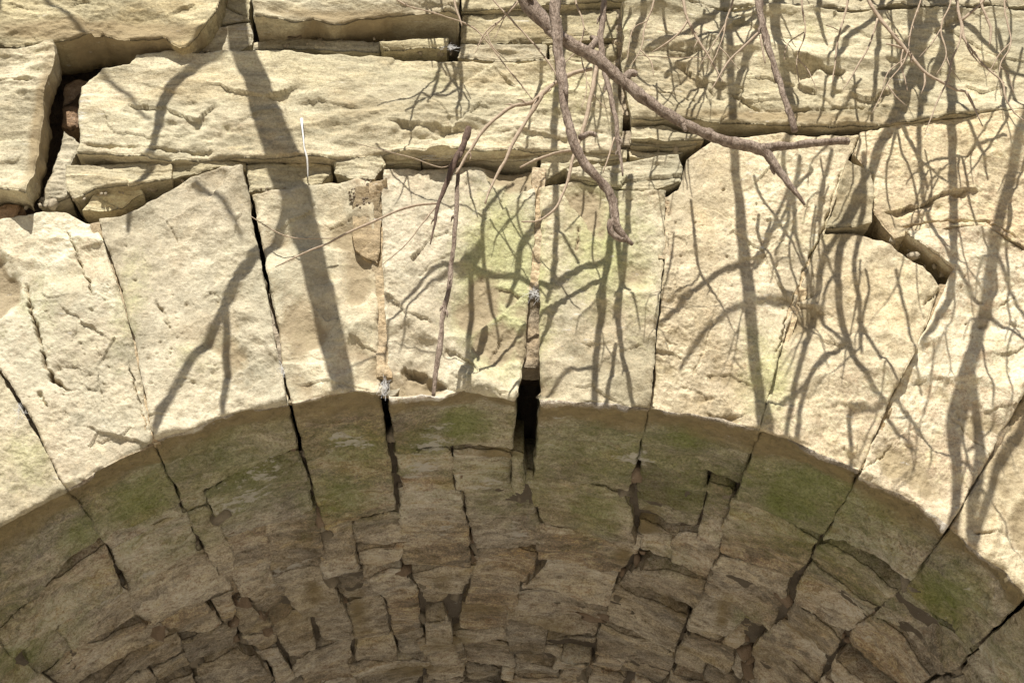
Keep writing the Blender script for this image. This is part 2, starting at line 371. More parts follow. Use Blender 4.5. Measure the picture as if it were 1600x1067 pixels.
S_MOSS = [sb(330, 695, 60, 16, .9), sb(560, 700, 60, 35, .8), sb(530, 770, 60, 30, .85), sb(730, 660, 45, 20, 1.0), sb(660, 690, 60, 30, .75), sb(620, 735, 60, 25, .6), sb(770, 740, 60, 25, .55), sb(1070, 685, 60, 25, .9), sb(960, 680, 80, 30, .55),
          sb(1240, 770, 70, 45, 1.0), sb(1370, 800, 60, 30, .9), sb(220, 780, 70, 35, .95), sb(130, 830, 50, 30, .85), sb(60, 790, 60, 30, .5), sb(300, 840, 60, 30, .6), sb(1480, 930, 80, 60, .95), sb(1000, 790, 60, 40, .6), sb(930, 790, 50, 45, .8), sb(1080, 770, 60, 50, .7),
          sb(1190, 850, 80, 40, .45), sb(1330, 880, 80, 40, .6), sb(1260, 910, 60, 30, .45), sb(30, 1030, 70, 50, .85), sb(40, 940, 50, 40, .55), sb(930, 860, 60, 25, .4), sb(1170, 975, 35, 25, .6), sb(1400, 960, 60, 50, .45), sb(1560, 1010, 50, 50, .6), sb(210, 850, 60, 20, .6), sb(1050, 870, 50, 30, .45)]
S_LIME = [sb(680, 690, 22, 14, 1.0), sb(540, 692, 20, 8, .9), sb(660, 730, 18, 9, .9), sb(385, 775, 35, 12, .75), sb(410, 740, 30, 10, .6), sb(990, 715, 22, 14, .8), sb(460, 885, 30, 8, .7), sb(180, 930, 20, 14, .6), sb(640, 748, 20, 6, .7), sb(810, 830, 14, 10, .6), sb(1350, 990, 70, 30, .3), sb(700, 815, 14, 14, .5), sb(780, 760, 40, 6, .7), sb(870, 880, 26, 5, .6), sb(1110, 930, 14, 6, .6), sb(230, 890, 20, 5, .5)]
def _arr_dirt(V): 
    y = V[:, 1]; n = pnoise(V*5.0)
    return np.clip(1.05 - (y-.02)/(.16+.12*n), 0, 1)
S_BRWN = [sb(700, 1000, 30, 12, .9), sb(645, 1045, 40, 12, .9), sb(745, 955, 40, 10, .8), sb(560, 960, 14, 25, .8), sb(1010, 820, 16, 14, .9), sb(975, 870, 12, 12, .9), sb(690, 900, 14, 12, .8), sb(770, 704, 35, 5, .9), sb(490, 925, 14, 12, .8), sb(1130, 960, 12, 22, .8), sb(1250, 1000, 40, 10, .6), sb(860, 975, 40, 10, .6), sb(1060, 945, 40, 12, .5), sb(480, 960, 60, 30, .5), sb(1180, 1020, 60, 20, .5), sb(360, 960, 60, 30, .35), sb(1600, 940, 60, 20, .6)]
def soff_stain(V):
    s = s_of_x(V[:, 0]); Q = np.stack([s, V[:, 1]], -1)
    front = V[:, 1] < .004
    oliv = .54*np.exp(-(np.maximum(V[:, 1], 0)/1.15)**2) + .25*pnoise(V*2.2+8)*(V[:, 1] < 2)
    st = np.stack([np.maximum(.84*blob_field(Q, S_MOSS), oliv), blob_field(Q, S_LIME), np.maximum(blob_field(Q, S_BRWN), 1.2*_arr_dirt(V)), 0*s], -1)
    return st
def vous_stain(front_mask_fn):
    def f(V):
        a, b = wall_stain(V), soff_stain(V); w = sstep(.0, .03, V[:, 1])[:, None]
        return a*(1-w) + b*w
    return f

# ------------------------------------------------------------------ hand-placed marks on the sunlit face (photograph pixels)
for pts, dep, run in [
    ([(198, 168), (240, 172), (262, 176), (285, 186), (310, 195), (322, 182), (338, 168)], .022, .07), ([(163, 180), (170, 200), (182, 212), (205, 216), (245, 222), (300, 210)], .016, .06),
    ([(372, 205), (385, 190), (402, 182), (440, 180)], .014, .08), ([(468, 168), (500, 162), (530, 170), (570, 174)], .014, .05), ([(606, 198), (640, 204), (690, 208), (725, 213)], .022, .05),
    ([(800, 212), (840, 219), (890, 224)], .014, .05), ([(500, 205), (530, 198), (575, 196)], .010, .05), ([(530, 190), (560, 182), (600, 188)], .010, .05),
    ([(628, 572), (642, 574), (660, 580), (685, 592), (698, 606)], .032, .045), ([(634, 494), (652, 497), (664, 502), (676, 509)], .018, .025), ([(695, 546), (715, 553), (735, 565), (752, 582)], .020, .04),
    ([(762, 562), (772, 545), (782, 528), (788, 514)], .014, .03), ([(690, 602), (720, 612), (760, 610), (800, 616)], .016, .05), ([(705, 585), (725, 600), (742, 612)], .014, .04),
    ([(895, 604), (925, 600), (945, 615), (980, 630)], .014, .03), ([(912, 536), (940, 533), (962, 531)], .008, .03), ([(930, 572), (955, 552), (975, 545), (1005, 540)], .012, .06),
    ([(88, 474), (112, 492), (140, 512), (170, 530)], .014, .09), ([(300, 290), (320, 300)], .008, .03), ([(70, 575), (110, 572), (150, 585)], .010, .07), ([(150, 690), (190, 680), (205, 668)], .014, .04),
    ([(1062, 108), (1078, 124), (1098, 136), (1120, 142), (1140, 141)], .020, .05), ([(1236, 100), (1262, 106), (1290, 115), (1322, 119)], .032, .055), ([(1326, 150), (1345, 162), (1365, 160), (1395, 146)], .022, .06),
    ([(1508, 134), (1535, 146), (1565, 138)], .020, .05), ([(1178, 476), (1205, 467), (1236, 464)], .012, .03), ([(1184, 303), (1210, 316), (1240, 334)], .008, .02), ([(1380, 96), (1410, 104), (1445, 108)], .016, .05),
    ([(1384, 332), (1440, 323), (1470, 306), (1500, 300), (1530, 302)], .030, .03), ([(1000, 90), (1060, 92), (1120, 90)], .010, .05), ([(1105, 15), (1130, 18), (1150, 12)], .010, .04), ([(1100, 585), (1140, 580), (1175, 600)], .014, .06),
    ([(1100, 640), (1130, 650), (1170, 645)], .016, .05), ([(1060, 600), (1090, 606), (1110, 622)], .010, .04), ([(430, 560), (480, 555), (520, 565)], .008, .06), ([(455, 600), (500, 592), (545, 600), (585, 610)], .014, .05),
    ([(480, 520), (520, 530), (560, 528)], .006, .05), ([(1280, 640), (1320, 632), (1350, 645)], .010, .05), ([(1420, 600), (1470, 590), (1520, 610)], .010, .07), ([(20, 30), (45, 35), (62, 42)], .012, .03),
    ([(118, 38), (140, 26), (160, 30)], .014, .04), ([(180, 14), (205, 4), (220, -6)], .014, .05), ([(265, 52), (285, 38), (310, 30)], .016, .03), ([(430, 8), (455, 18), (480, 26)], .016, .04), ([(500, 6), (540, 10), (580, 4)], .012, .03), ([(1510, 620), (1540, 640), (1600, 636)], .01, .05)]:
    scarp(pts, dep, run)
for pts, dep, wd in [
    ([(38, 438), (50, 490), (62, 530), (72, 575), (84, 595), (110, 608), (128, 612)], .028, .005), ([(104, 358), (116, 388), (134, 432), (150, 470)], .020, .004), ([(125, 232), (190, 236), (262, 240), (335, 243)], .02, .005),
    ([(1358, 262), (1364, 300), (1366, 340)], .02, .004), ([(1318, 258), (1284, 364), (1250, 440), (1228, 500), (1208, 570)], .02, .004), ([(1400, 352), (1470, 350), (1540, 350), (1562, 364), (1600, 388)], .02, .004),
    ([(258, 344), (268, 360), (278, 376)], .016, .004), ([(244, 470), (258, 492), (268, 520)], .014, .004), ([(0, 0), (1, 1)], 0, .001), ([(1480, 425), (1470, 450), (1440, 480)], .014, .004),
    ([(0, 148), (40, 148), (65, 150)], .014, .004), ([(1130, 430), (1110, 520), (1080, 600)], .005, .006), ([(1340, 745), (1400, 690), (1440, 700)], .006, .003), ([(905, 350), (902, 390)], .014, .005),
    ([(200, 560), (215, 620), (232, 680)], .012, .003), ([(60, 610), (75, 640)], .016, .006), ([(985, 12), (1060, 10), (1130, 18), (1200, 16)], .022, .005), ([(1125, 150), (1180, 182), (1240, 184), (1300, 178), (1380, 172)], .02, .005),
    ([(150, 530), (155, 600), (165, 650)], .006, .003), ([(1480, 640), (1530, 690), (1560, 720)], .008, .003), ([(1520, 830), (1560, 832), (1600, 845)], .012, .004), ([(1560, 480), (1600, 455)], .01, .003), ([(880, 120), (870, 150), (875, 200)], .004, .003),
    ([(590, 85), (680, 88), (740, 92)], .016, .004), ([(1000, 150), (1060, 160), (1100, 172)], .01, .003)]:
    crack(pts, dep, wd)
_rp = np.random.RandomState(3)
for _ in range(150):      # worm-eaten pockets
    c = [(230, 530), (260, 560), (160, 450), (1220, 350), (1090, 360), (1200, 420), (130, 600), (300, 470), (560, 330), (1500, 480)][_rp.randint(10)]
    PITS.append((wxz([(c[0]+_rp.normal(0, 45), c[1]+_rp.normal(0, 50))])[0], _rp.uniform(.002, .0055)))

# ------------------------------------------------------------------ setting: ground
gx = np.linspace(-1, 1, 121); gx = np.sign(gx)*(np.abs(gx)**3)*400
GX, GY = np.meshgrid(gx, gx); gp = np.stack([GX, GY, 0*GX], -1).reshape(-1, 3)
gp[:, 2] = .05*fbm(gp, .6, 3) - .12
bt = np.clip((-gp[:, 1]-8)/15, 0, 1); gp[:, 2] += 13*bt*bt*(3-2*bt) + .5*bt*fbm(gp, .25, 3)  # added bank behind the camera, raised to block low sky and deepen shadows
gi = np.arange(121*121).reshape(121, 121)
go = mesh_obj('ground', gp, np.stack([gi[:-1, :-1], gi[:-1, 1:], gi[1:, 1:], gi[1:, :-1]], -1).reshape(-1, 4), M_GROUND)
tag(go, 'dry pale ground under and in front of the bridge, with an added bank blocking low sky', kind='structure'); go.location = (0, 0, gp[:, 2].min()/2+gp[:, 2].max()/2)

# ------------------------------------------------------------------ the three bodies of masonry
WALL = tag(empty('stone_wall', (0, .25, 4.6)), 'sunlit courses of big cream blocks with dark gaps, above the arch ring', 'stone wall')
RING = tag(empty('stone_arch', (0.08, .25, 3.6)), 'ring of tall wedge-shaped cream stones standing along the curved arch edge', 'stone arch')
VAULT = tag(empty('stone_vault', (0.08, 2.5, 3.3)), 'shaded brown and mossy underside of the arch, rough rubble courses', 'vault')
FRONT_STEP = .0038
SO = dict(low=.013, mid=.006, ledge=.010, dens=18, aniso=(.55, 1.4, 1), fine=1.6, scoop=.006, flake=1.0)

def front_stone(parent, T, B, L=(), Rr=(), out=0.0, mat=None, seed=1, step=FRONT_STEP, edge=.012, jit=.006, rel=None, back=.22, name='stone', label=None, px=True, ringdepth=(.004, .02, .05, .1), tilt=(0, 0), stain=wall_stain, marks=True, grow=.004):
    if px: T, B, L, Rr = [wxz(q, out) if len(q) else np.zeros((0, 2)) for q in (T, B, L, Rr)]
    else: T, B, L, Rr = [np.array(q, float).reshape(-1, 2) for q in (T, B, L, Rr)]
    Lp = np.concatenate([T[:1], L, B[:1]]); Rp = np.concatenate([T[-1:], Rr, B[-1:]])
    nu = max(6, int(max(plen(T), plen(B))/step)); nv = max(6, int(max(plen(Lp), plen(Rp))/step))
    T, B, Lp, Rp = [jig(resample(q, n), seed + 0*k, jit) for k, (q, n) in enumerate(((T, nu), (B, nu), (Lp, nv), (Rp, nv)))]
    g = coons(T, Rp, B, Lp)
    ce = g.mean((0, 1)); sz = np.ptp(g.reshape(-1, 2), axis=0); g = ce + (g-ce)*(1+2*np.array([grow, grow*.7])/sz)
    o = out + (g[..., 0]-ce[0])*tilt[0] + (g[..., 1]-ce[1])*tilt[1]
    base = np.stack([g[..., 0], -o, g[..., 1]], -1); nrm = np.zeros_like(base); nrm[..., 1] = -1
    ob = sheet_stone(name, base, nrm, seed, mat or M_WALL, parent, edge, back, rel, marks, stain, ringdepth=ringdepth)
    if label: ob['label'] = label
    return ob
BED = dict(low=.016, mid=.0065, ledge=.010, dens=14, scoop=.008, flake=.12, aniso=(.62, 1, 1.2))
THIN = dict(scoop=.004, flake=.4, low=.006, mid=.006, ledge=.010, dens=30, aniso=(.5, 1, 1.5))
RELV = dict(low=.015, mid=.0045, ledge=.006, dens=10, scoop=.0065, flake=.2)

# upper courses -----------------------------------------------------
fs = lambda T, B, **k: front_stone(WALL, T, B, **k)
fs([(-170, -130), (100, -135), (352, -130)], [(-170, 62), (-60, 66), (15, 66), (55, 66), (110, 60), (160, 47), (195, 57), (255, 54), (275, 70), (292, 66), (314, 44), (336, 22)], Rr=[(346, -10)], out=.085, seed=21, rel=BED, edge=.010, back=.19, ringdepth=(.004, .012, .025, .045, .07, .1, .14))
fs([(-170, 80), (-60, 78), (20, 76), (84, 72)], [(-170, 296), (-60, 294), (0, 292), (42, 304)], Rr=[(86, 92), (82, 112), (68, 160), (63, 195), (56, 240)], out=.07, seed=22, rel=BED, edge=.008, back=.11, ringdepth=(.004, .012, .025, .045, .07))
fs([(126, 132), (160, 106), (205, 98), (215, 84), (260, 79), (330, 82), (400, 79), (520, 84), (620, 88), (700, 93), (760, 98), (850, 99), (958, 103)],
   [(120, 236), (180, 240), (270, 243), (340, 242), (440, 240), (520, 244), (600, 240), (700, 238), (850, 232), (962, 230)], L=[(122, 160), (126, 200)], Rr=[(964, 150), (972, 175), (972, 200)], out=.03, seed=23, rel=BED, edge=.012, back=.3)
fs([(104, 256), (180, 250), (266, 247)], [(116, 306), (150, 290), (215, 290), (262, 276)], L=[(102, 280), (106, 296)], out=.012, seed=24, rel=THIN, edge=.008)
fs([(270, 247), (330, 248), (384, 250)], [(266, 274), (300, 270), (340, 262), (384, 262)], out=.0, seed=25, rel=THIN, edge=.006)
fs([(152, 296), (214, 294), (222, 300)], [(130, 326), (170, 324), (204, 310), (222, 304)], out=-.02, seed=26, rel=THIN, edge=.006)
fs([(386, 256), (450, 254), (516, 258)], [(390, 296), (430, 294), (456, 300), (500, 286), (516, 270)], out=-.012, seed=27, rel=THIN, edge=.008)
fs([(520, 240), (560, 238), (592, 242)], [(522, 268), (548, 276), (586, 278)], Rr=[(600, 254), (592, 266)], out=.012, seed=28, rel=THIN, edge=.008)
fs([(603, 243), (640, 240), (656, 246)], [(602, 256), (640, 255), (656, 254)], out=-.005, seed=29, rel=THIN, edge=.005, jit=.004)
fs([(662, 247), (740, 243), (840, 239)], [(662, 253), (740, 251), (838, 252)], out=-.01, seed=30, rel=THIN, edge=.004, jit=.003)
fs([(846, 238), (900, 236), (978, 232)], [(846, 284), (880, 262), (900, 252), (976, 246)], out=-.004, seed=31, rel=THIN, edge=.006)
fs([(886, 262), (960, 254), (1058, 240)], [(892, 276), (920, 284), (1000, 296), (1034, 290)], Rr=[(1066, 262), (1062, 282)], out=.008, seed=32, rel=THIN, edge=.008)
fs([(982, 232), (1040, 236), (1066, 232)], [(984, 245), (1030, 244), (1066, 236)], out=-.012, seed=33, rel=THIN, edge=.005)
# slabs under the top blocks
fs([(356, -130), (390, -130)], [(352, 6), (386, 22)], out=-.02, seed=34, rel=THIN, edge=.008)
fs([(352, 14), (384, 26)], [(332, 38), (388, 30)], out=-.012, seed=35, rel=THIN, edge=.008)
fs([(330, 42), (388, 34)], [(306, 76), (352, 82), (376, 76)], Rr=[(396, 52), (392, 66)], out=.0, seed=36, rel=THIN, edge=.008)
fs([(400, -130), (560, -135), (716, -130)], [(398, 28), (430, 32), (465, 28), (490, 22), (512, 30), (560, 22), (640, 14), (700, 14), (716, 22)], out=.095, seed=37, rel=BED, edge=.010, back=.34, ringdepth=(.004, .012, .025, .045, .07, .1, .14, .19, .25))
fs([(398, 64), (440, 58), (520, 62), (592, 66)], [(398, 74), (470, 75), (540, 78), (592, 80)], out=-.005, seed=38, rel=THIN, edge=.006, jit=.005)
fs([(594, 68), (640, 62), (700, 58)], [(600, 76), (650, 74), (698, 72)], out=.03, seed=39, rel=THIN, edge=.005, jit=.005, back=.2)
fs([(722, 24), (800, 18), (880, 14), (962, 18)], [(722, 60), (770, 64), (850, 64), (962, 62)], out=.01, seed=40, rel=THIN, edge=.008)
fs([(720, 69), (790, 70), (856, 68)], [(718, 88), (780, 92), (852, 90)], out=.02, seed=41, rel=THIN, edge=.006)
fs([(860, 69), (910, 70), (964, 68)], [(858, 92), (910, 96), (962, 97)], out=.0, seed=42, rel=THIN, edge=.006)
fs([(722, -130), (900, -135), (1012, -130)], [(722, 10), (800, 8), (900, 3), (1012, 2)], out=.04, seed=43, rel=BED, edge=.010, back=.3)
fs([(1018, -130), (1400, -135), (1780, -130)], [(1018, 4), (1130, 10), (1200, 8), (1340, 12), (1500, 6), (1600, 10), (1780, 8)], out=.03, seed=44, rel=BED, edge=.008, back=.3)
# the big bedded block, right
fs([(972, 18), (1060, 13), (1130, 18), (1200, 14), (1340, 18), (1500, 12), (1600, 16), (1780, 14)],
   [(990, 189), (1060, 188), (1110, 192), (1200, 196), (1290, 195), (1370, 191), (1450, 185), (1540, 178), (1600, 172), (1780, 170)], L=[(974, 100), (980, 150)], out=.030, tilt=(-.022, 0), seed=45, rel=BED, edge=.014, back=.3, ringdepth=(.004, .012, .025, .045, .07, .1, .14, .19, .25))
fs([(988, 200), (1040, 198), (1090, 206)], [(986, 216), (1040, 219), (1098, 213)], out=.02, seed=46, rel=THIN, edge=.006)
fs([(984, 222), (1040, 223), (1090, 218)], [(986, 228), (1040, 230), (1086, 226)], out=-.005, seed=47, rel=THIN, edge=.004, jit=.003)
fs([(1346, 204), (1400, 194), (1480, 189), (1600, 178), (1780, 175)], [(1402, 367), (1480, 354), (1540, 354), (1600, 387), (1700, 432), (1780, 462)], L=[(1338, 236), (1364, 272), (1368, 325), (1384, 345)], out=.018, seed=48, rel=RELV, edge=.006, mat=M_ARCH_P, jit=.004)
fs([(1324, 256), (1345, 264), (1358, 272)], [(1292, 348), (1330, 354), (1360, 352)], L=[(1310, 300)], Rr=[(1364, 300), (1362, 330)], out=.012, seed=49, rel=RELV, edge=.006, mat=M_ARCH)

# ------------------------------------------------------------------ the arch ring: front and underside of every voussoir in one folded skin
def voussoir(T, B, L=(), Rr=(), ring=.45, seed=1, out=0.0, step=FRONT_STEP, px=True, rel=RELV, sdx=(0, 0), edge=.010, jit=.005, sstep_=.0075, mat=None, gl=.005, gr=.005):
    if px: T, B, L, Rr = [wxz(q, out) if len(q) else np.zeros((0, 2)) for q in (T, B, L, Rr)]
    else: T, B, L, Rr = [np.array(q, float).reshape(-1, 2) for q in (T, B, L, Rr)]
    Lp = np.concatenate([T[:1], L, B[:1]]); Rp = np.concatenate([T[-1:], Rr, B[-1:]])
    nu = max(6, int(max(plen(T), plen(B))/step)); nv = max(6, int(max(plen(Lp), plen(Rp))/step))
    T, B, Lp, Rp = [jig(resample(q, n), seed, jit) for q, n in ((T, nu), (B, nu), (Lp, nv), (Rp, nv))]
    g = coons(T, Rp, B, Lp)
    ce = g.mean((0, 1)); sz = np.ptp(g.reshape(-1, 2), axis=0); tu = np.linspace(0, 1, nu)[None]; g[..., 0] = g[..., 0] - gl*(1-tu) + gr*tu; B = g[-1].copy()
    fbase = np.stack([g[..., 0], np.full(g.shape[:2], -out), g[..., 1]], -1); fn = np.zeros_like(fbase); fn[..., 1] = -1
    # distance up from the arris
    dv = np.linalg.norm(np.diff(fbase, axis=0), axis=2); up = np.concatenate([np.cumsum(dv[::-1], 0)[::-1], np.zeros((1, nu))], 0)
    sa = s_of_x(B[:, 0]) if not (np.abs(B[:, 0]-EX) > EA*.985).any() else None
    if sa is None:
        sg = np.sign(B[:, 0].mean()-EX); zz = B[:, 1]
        tab_s = np.linspace(0, SMAX+2.6, 3000); cz = curve(tab_s)[1]; sa = sg*np.interp(-zz, -cz, tab_s)
    cx, cz, cn = curve(sa); offx, offz = B[:, 0]-cx, B[:, 1]-cz
    if np.isscalar(ring): ring = (ring, ring)
    ns = max(5, int(max(ring)/sstep_)); v = (np.arange(1, ns+1)/ns)**1.15
    uu = np.linspace(0, 1, nu); re = ring[0]+(ring[1]-ring[0])*uu + .02*fbm(np.column_stack([sa*1, sa*0+seed, sa*0]), 6, 3)
    y = -out + v[:, None]*(re[None]+out)
    swob = (sdx[0]*(1-uu)+sdx[1]*uu)[None]*v[:, None]
    e_ = np.column_stack([y[:, 0], y[:, 0]*0+seed, y[:, 0]*0]); e2 = e_ + 20
    swob = swob + .008*(fbm(e_, 8, 3)[:, None]*(1-uu)[None] + fbm(e2, 8, 3)[:, None]*uu[None])*np.minimum(1, v[:, None]*5)
    SS = sa[None] + swob; X, Z, NN = curve(SS); fall = np.exp(-np.maximum(y, 0)/.25)
    sbase = np.stack([X + offx[None]*fall, y, Z + offz[None]*fall], -1)
    sn = np.stack([NN[..., 0], 0*y, NN[..., 1]], -1)
    base = np.concatenate([fbase, sbase]); nrm = np.concatenate([fn, sn])
    din = np.concatenate([up, y+out]); sign = np.concatenate([-up, y+out])
    w = sstep(-.022, .022, sign)[..., None]; ncol = np.broadcast_to(np.stack([cn[:, 0], 0*sa, cn[:, 1]], -1)[None], base.shape)
    nrm = np.concatenate([fn, sn]); nf = np.zeros_like(nrm); nf[..., 1] = -1
    nn = nf*(1-w) + np.where((sign > 0)[..., None], np.concatenate([fn, sn]), ncol)*w; nn /= np.linalg.norm(nn, axis=2, keepdims=True)
    r = .014*(1+.9*fbm(base.reshape(-1, 3)+seed, 9, 3)).reshape(din.shape)
    chamf = np.clip(r - din, 0, None)*.55
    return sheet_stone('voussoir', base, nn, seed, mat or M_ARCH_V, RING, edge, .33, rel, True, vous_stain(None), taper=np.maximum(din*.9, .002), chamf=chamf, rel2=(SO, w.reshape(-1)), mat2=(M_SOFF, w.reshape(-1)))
# arch stone: sunlit cream face, dirty brown reveal (the dirt is a stain that runs in from the edge)
M_ARCH_V = M_ARCH

V = voussoir
V([(-190, 560), (-100, 480), (-10, 572)], [(-160, 950), (-80, 880), (0, 824), (60, 792), (100, 772)], Rr=[(40, 655), (75, 715)], L=[(-185, 700)], ring=(.60, .40), seed=60, gr=.008)
V([(-150, 400), (-60, 362), (30, 337), (100, 334), (146, 350)], [(108, 766), (140, 750), (170, 730), (205, 712), (236, 693)], L=[(-60, 500), (4, 575), (50, 650)], Rr=[(178, 440), (206, 540), (226, 640)], ring=(.42, .42), seed=61, gl=.007, gr=.009, out=.004)
V([(160, 346), (215, 326), (252, 302), (300, 274), (345, 264), (378, 268)], [(246, 690), (300, 672), (340, 655), (400, 640), (447, 632)], L=[(190, 440), (218, 540), (236, 640)], Rr=[(390, 330), (412, 450), (432, 560)], ring=(.40, .33), seed=62, gl=.009, gr=.006, out=.010)
V([(396, 304), (450, 298), (505, 290), (560, 282), (582, 288)], [(457, 632), (500, 622), (550, 614), (594, 616)], L=[(404, 340), (424, 440), (444, 560)], Rr=[(584, 400), (588, 500), (592, 570)], ring=(.98, .95), seed=63, gl=.006, gr=.004)
V([(600, 262), (660, 258), (760, 256), (836, 258)], [(610, 620), (660, 620), (690, 624), (724, 611), (760, 620), (806, 626)], L=[(599, 300), (600, 420), (606, 540)], Rr=[(836, 350), (826, 450), (820, 540)], ring=(.40, .42), seed=64, gl=.004, gr=.002, out=.006)
V([(846, 292), (880, 284), (900, 282), (1000, 302), (1036, 304)], [(846, 626), (900, 628), (960, 634), (1011, 640)], L=[(845, 400), (845, 520)], Rr=[(1034, 400), (1024, 500)], ring=(.66, .62), seed=65, gl=.002, gr=.007, out=.004)
V([(1044, 304), (1064, 292), (1074, 248), (1110, 222), (1220, 214), (1338, 212)], [(1019, 641), (1080, 650), (1130, 660), (1184, 672)], L=[(1042, 400), (1034, 500)], Rr=[(1316, 262), (1282, 364), (1248, 450), (1206, 570)], ring=(.36, .40), seed=66, gl=.007, gr=.011, mat=M_ARCH_P, out=.004)
V([(1290, 358), (1340, 360), (1380, 376), (1414, 402), (1468, 442)], [(1193, 676), (1240, 690), (1290, 712), (1338, 738)], L=[(1256, 450), (1214, 575)], Rr=[(1438, 520), (1390, 615)], ring=(.50, .46), seed=67, gl=.011, gr=.010, mat=M_ARCH_P, out=.008)
V([(1416, 368), (1480, 359), (1538, 359), (1592, 390), (1650, 470), (1690, 520)], [(1346, 744), (1400, 770), (1440, 792), (1478, 818)], L=[(1452, 396), (1492, 424), (1482, 450), (1447, 520), (1398, 618)], Rr=[(1596, 612), (1548, 702)], ring=(.50, .42), seed=68, gl=.010, gr=.010, mat=M_ARCH_P)
V([(1698, 526), (1760, 560), (1840, 640)], [(1488, 826), (1530, 860), (1570, 896), (1598, 934)], L=[(1606, 616), (1560, 706)], Rr=[(1740, 800)], ring=(.52, .50), seed=69, gl=.010, mat=M_ARCH_P, out=-.006)
# voussoirs carrying on down to the springing, outside the picture
def arc_vous(s0, s1, seed, ring):
    x, z, n = curve(np.array([s0, s1])); h = .78
    t0 = np.array([x[0], z[0]])-n[0]*h; t1 = np.array([x[1], z[1]])-n[1]*h
    xs, zs, _ = curve(np.linspace(s0, s1, 6)); arr = list(zip(xs, zs))
    if s0 < 0: voussoir([t0, t1], arr, ring=ring, seed=seed, px=False, step=.025, sstep_=.03)
    else: voussoir([t0, t1], arr, ring=ring, seed=seed, px=False, step=.025, sstep_=.03)
sL = float(s_of_x(wxz([(-168, 955)])[0][0])); sR = float(s_of_x(wxz([(1606, 940)])[0][0]))
edges = np.linspace(sR+.01, SMAX+.02, 4)
for k in range(3): arc_vous(edges[k]+.005, edges[k+1]-.005, 80+k, .5)
edges = np.linspace(-SMAX-.02, sL-.01, 3)
for k in range(2): arc_vous(edges[k]+.005, edges[k+1]-.005, 90+k, .5)

# mortar left in the ring's joints -------------------------------------------------
def strip(pts_l, pts_r, out, seed, mat=None, name='mortar', parent=None, back=.1, jit=.004, rel=None, step=FRONT_STEP):
    Lp, Rp = wxz(pts_l, out), wxz(pts_r, out); nv = max(8, int(plen(Lp)/step)); Lp, Rp = jig(resample(Lp, nv), seed, jit), jig(resample(Rp, nv), seed+3, jit)
    Lp[:, 0] -= .012; Rp[:, 0] += .012
    nu = max(4, int(np.linalg.norm(Lp-Rp, axis=1).max()/step)); u = np.linspace(0, 1, nu)[None, :, None]
    g = Lp[:, None]*(1-u) + Rp[:, None]*u; base = np.stack([g[..., 0], np.full(g.shape[:2], -out), g[..., 1]], -1); nrm = np.zeros_like(base); nrm[..., 1] = -1
    return sheet_stone(name, base, nrm, seed, mat or M_MORT, parent or RING, .004, back, rel or dict(scoop=.003, low=.004, mid=.006, ledge=.008, dens=60, fine=1.6), False, None)
strip([(147, 352), (178, 440), (206, 540), (226, 640), (237, 692)], [(160, 348), (190, 440), (218, 540), (237, 640), (245, 690)], -.004, 101)
strip([(583, 296), (586, 400), (590, 500), (594, 590)], [(601, 290), (602, 400), (606, 500), (606, 590)], -.012, 102)
strip([(562, 296), (557, 330), (556, 366), (562, 392), (576, 404)], [(590, 292), (588, 330), (588, 366), (588, 392), (586, 408)], .003, 103, M_MORT, jit=.006)
strip([(837, 262), (836, 350), (828, 452)], [(847, 262), (846, 350), (846, 452)], -.006, 104)
strip([(827, 458), (822, 520), (818, 574)], [(847, 458), (847, 520), (846, 572)], -.045, 105, M_FILL, jit=.008)
strip([(1036, 306), (1035, 360), (1033, 408)], [(1045, 306), (1043, 360), (1042, 408)], -.008, 106)
strip([(1033, 420), (1028, 480), (1022, 540)], [(1042, 420), (1036, 480), (1029, 540)], -.028, 107, M_FILL)
strip([(1282, 372), (1250, 450), (1208, 570), (1188, 660)], [(1290, 372), (1257, 450), (1216, 570), (1194, 664)], -.008, 108)
strip([(1476, 440), (1440, 520), (1392, 616), (1342, 728)], [(1486, 440), (1448, 520), (1400, 618), (1349, 730)], -.006, 109)
strip([(414, 460), (428, 530), (440, 600)], [(424, 450), (440, 530), (450, 600)], -.05, 110, M_FILL)
strip([(1600, 620), (1552, 704), (1490, 806)], [(1608, 622), (1562, 708), (1500, 812)], -.02, 111, M_FILL)
strip([(4, 590), (44, 655), (80, 716)], [(12, 590), (54, 652), (90, 714)], -.03, 112, M_FILL)

strip([(962, 14), (964, 80), (966, 140), (970, 180)], [(978, 14), (978, 80), (982, 140), (985, 180)], .012, 113, M_FILL, parent=WALL, jit=.006)
strip([(966, 202), (970, 228)], [(986, 202), (986, 228)], -.004, 114, M_FILL, parent=WALL, jit=.005)
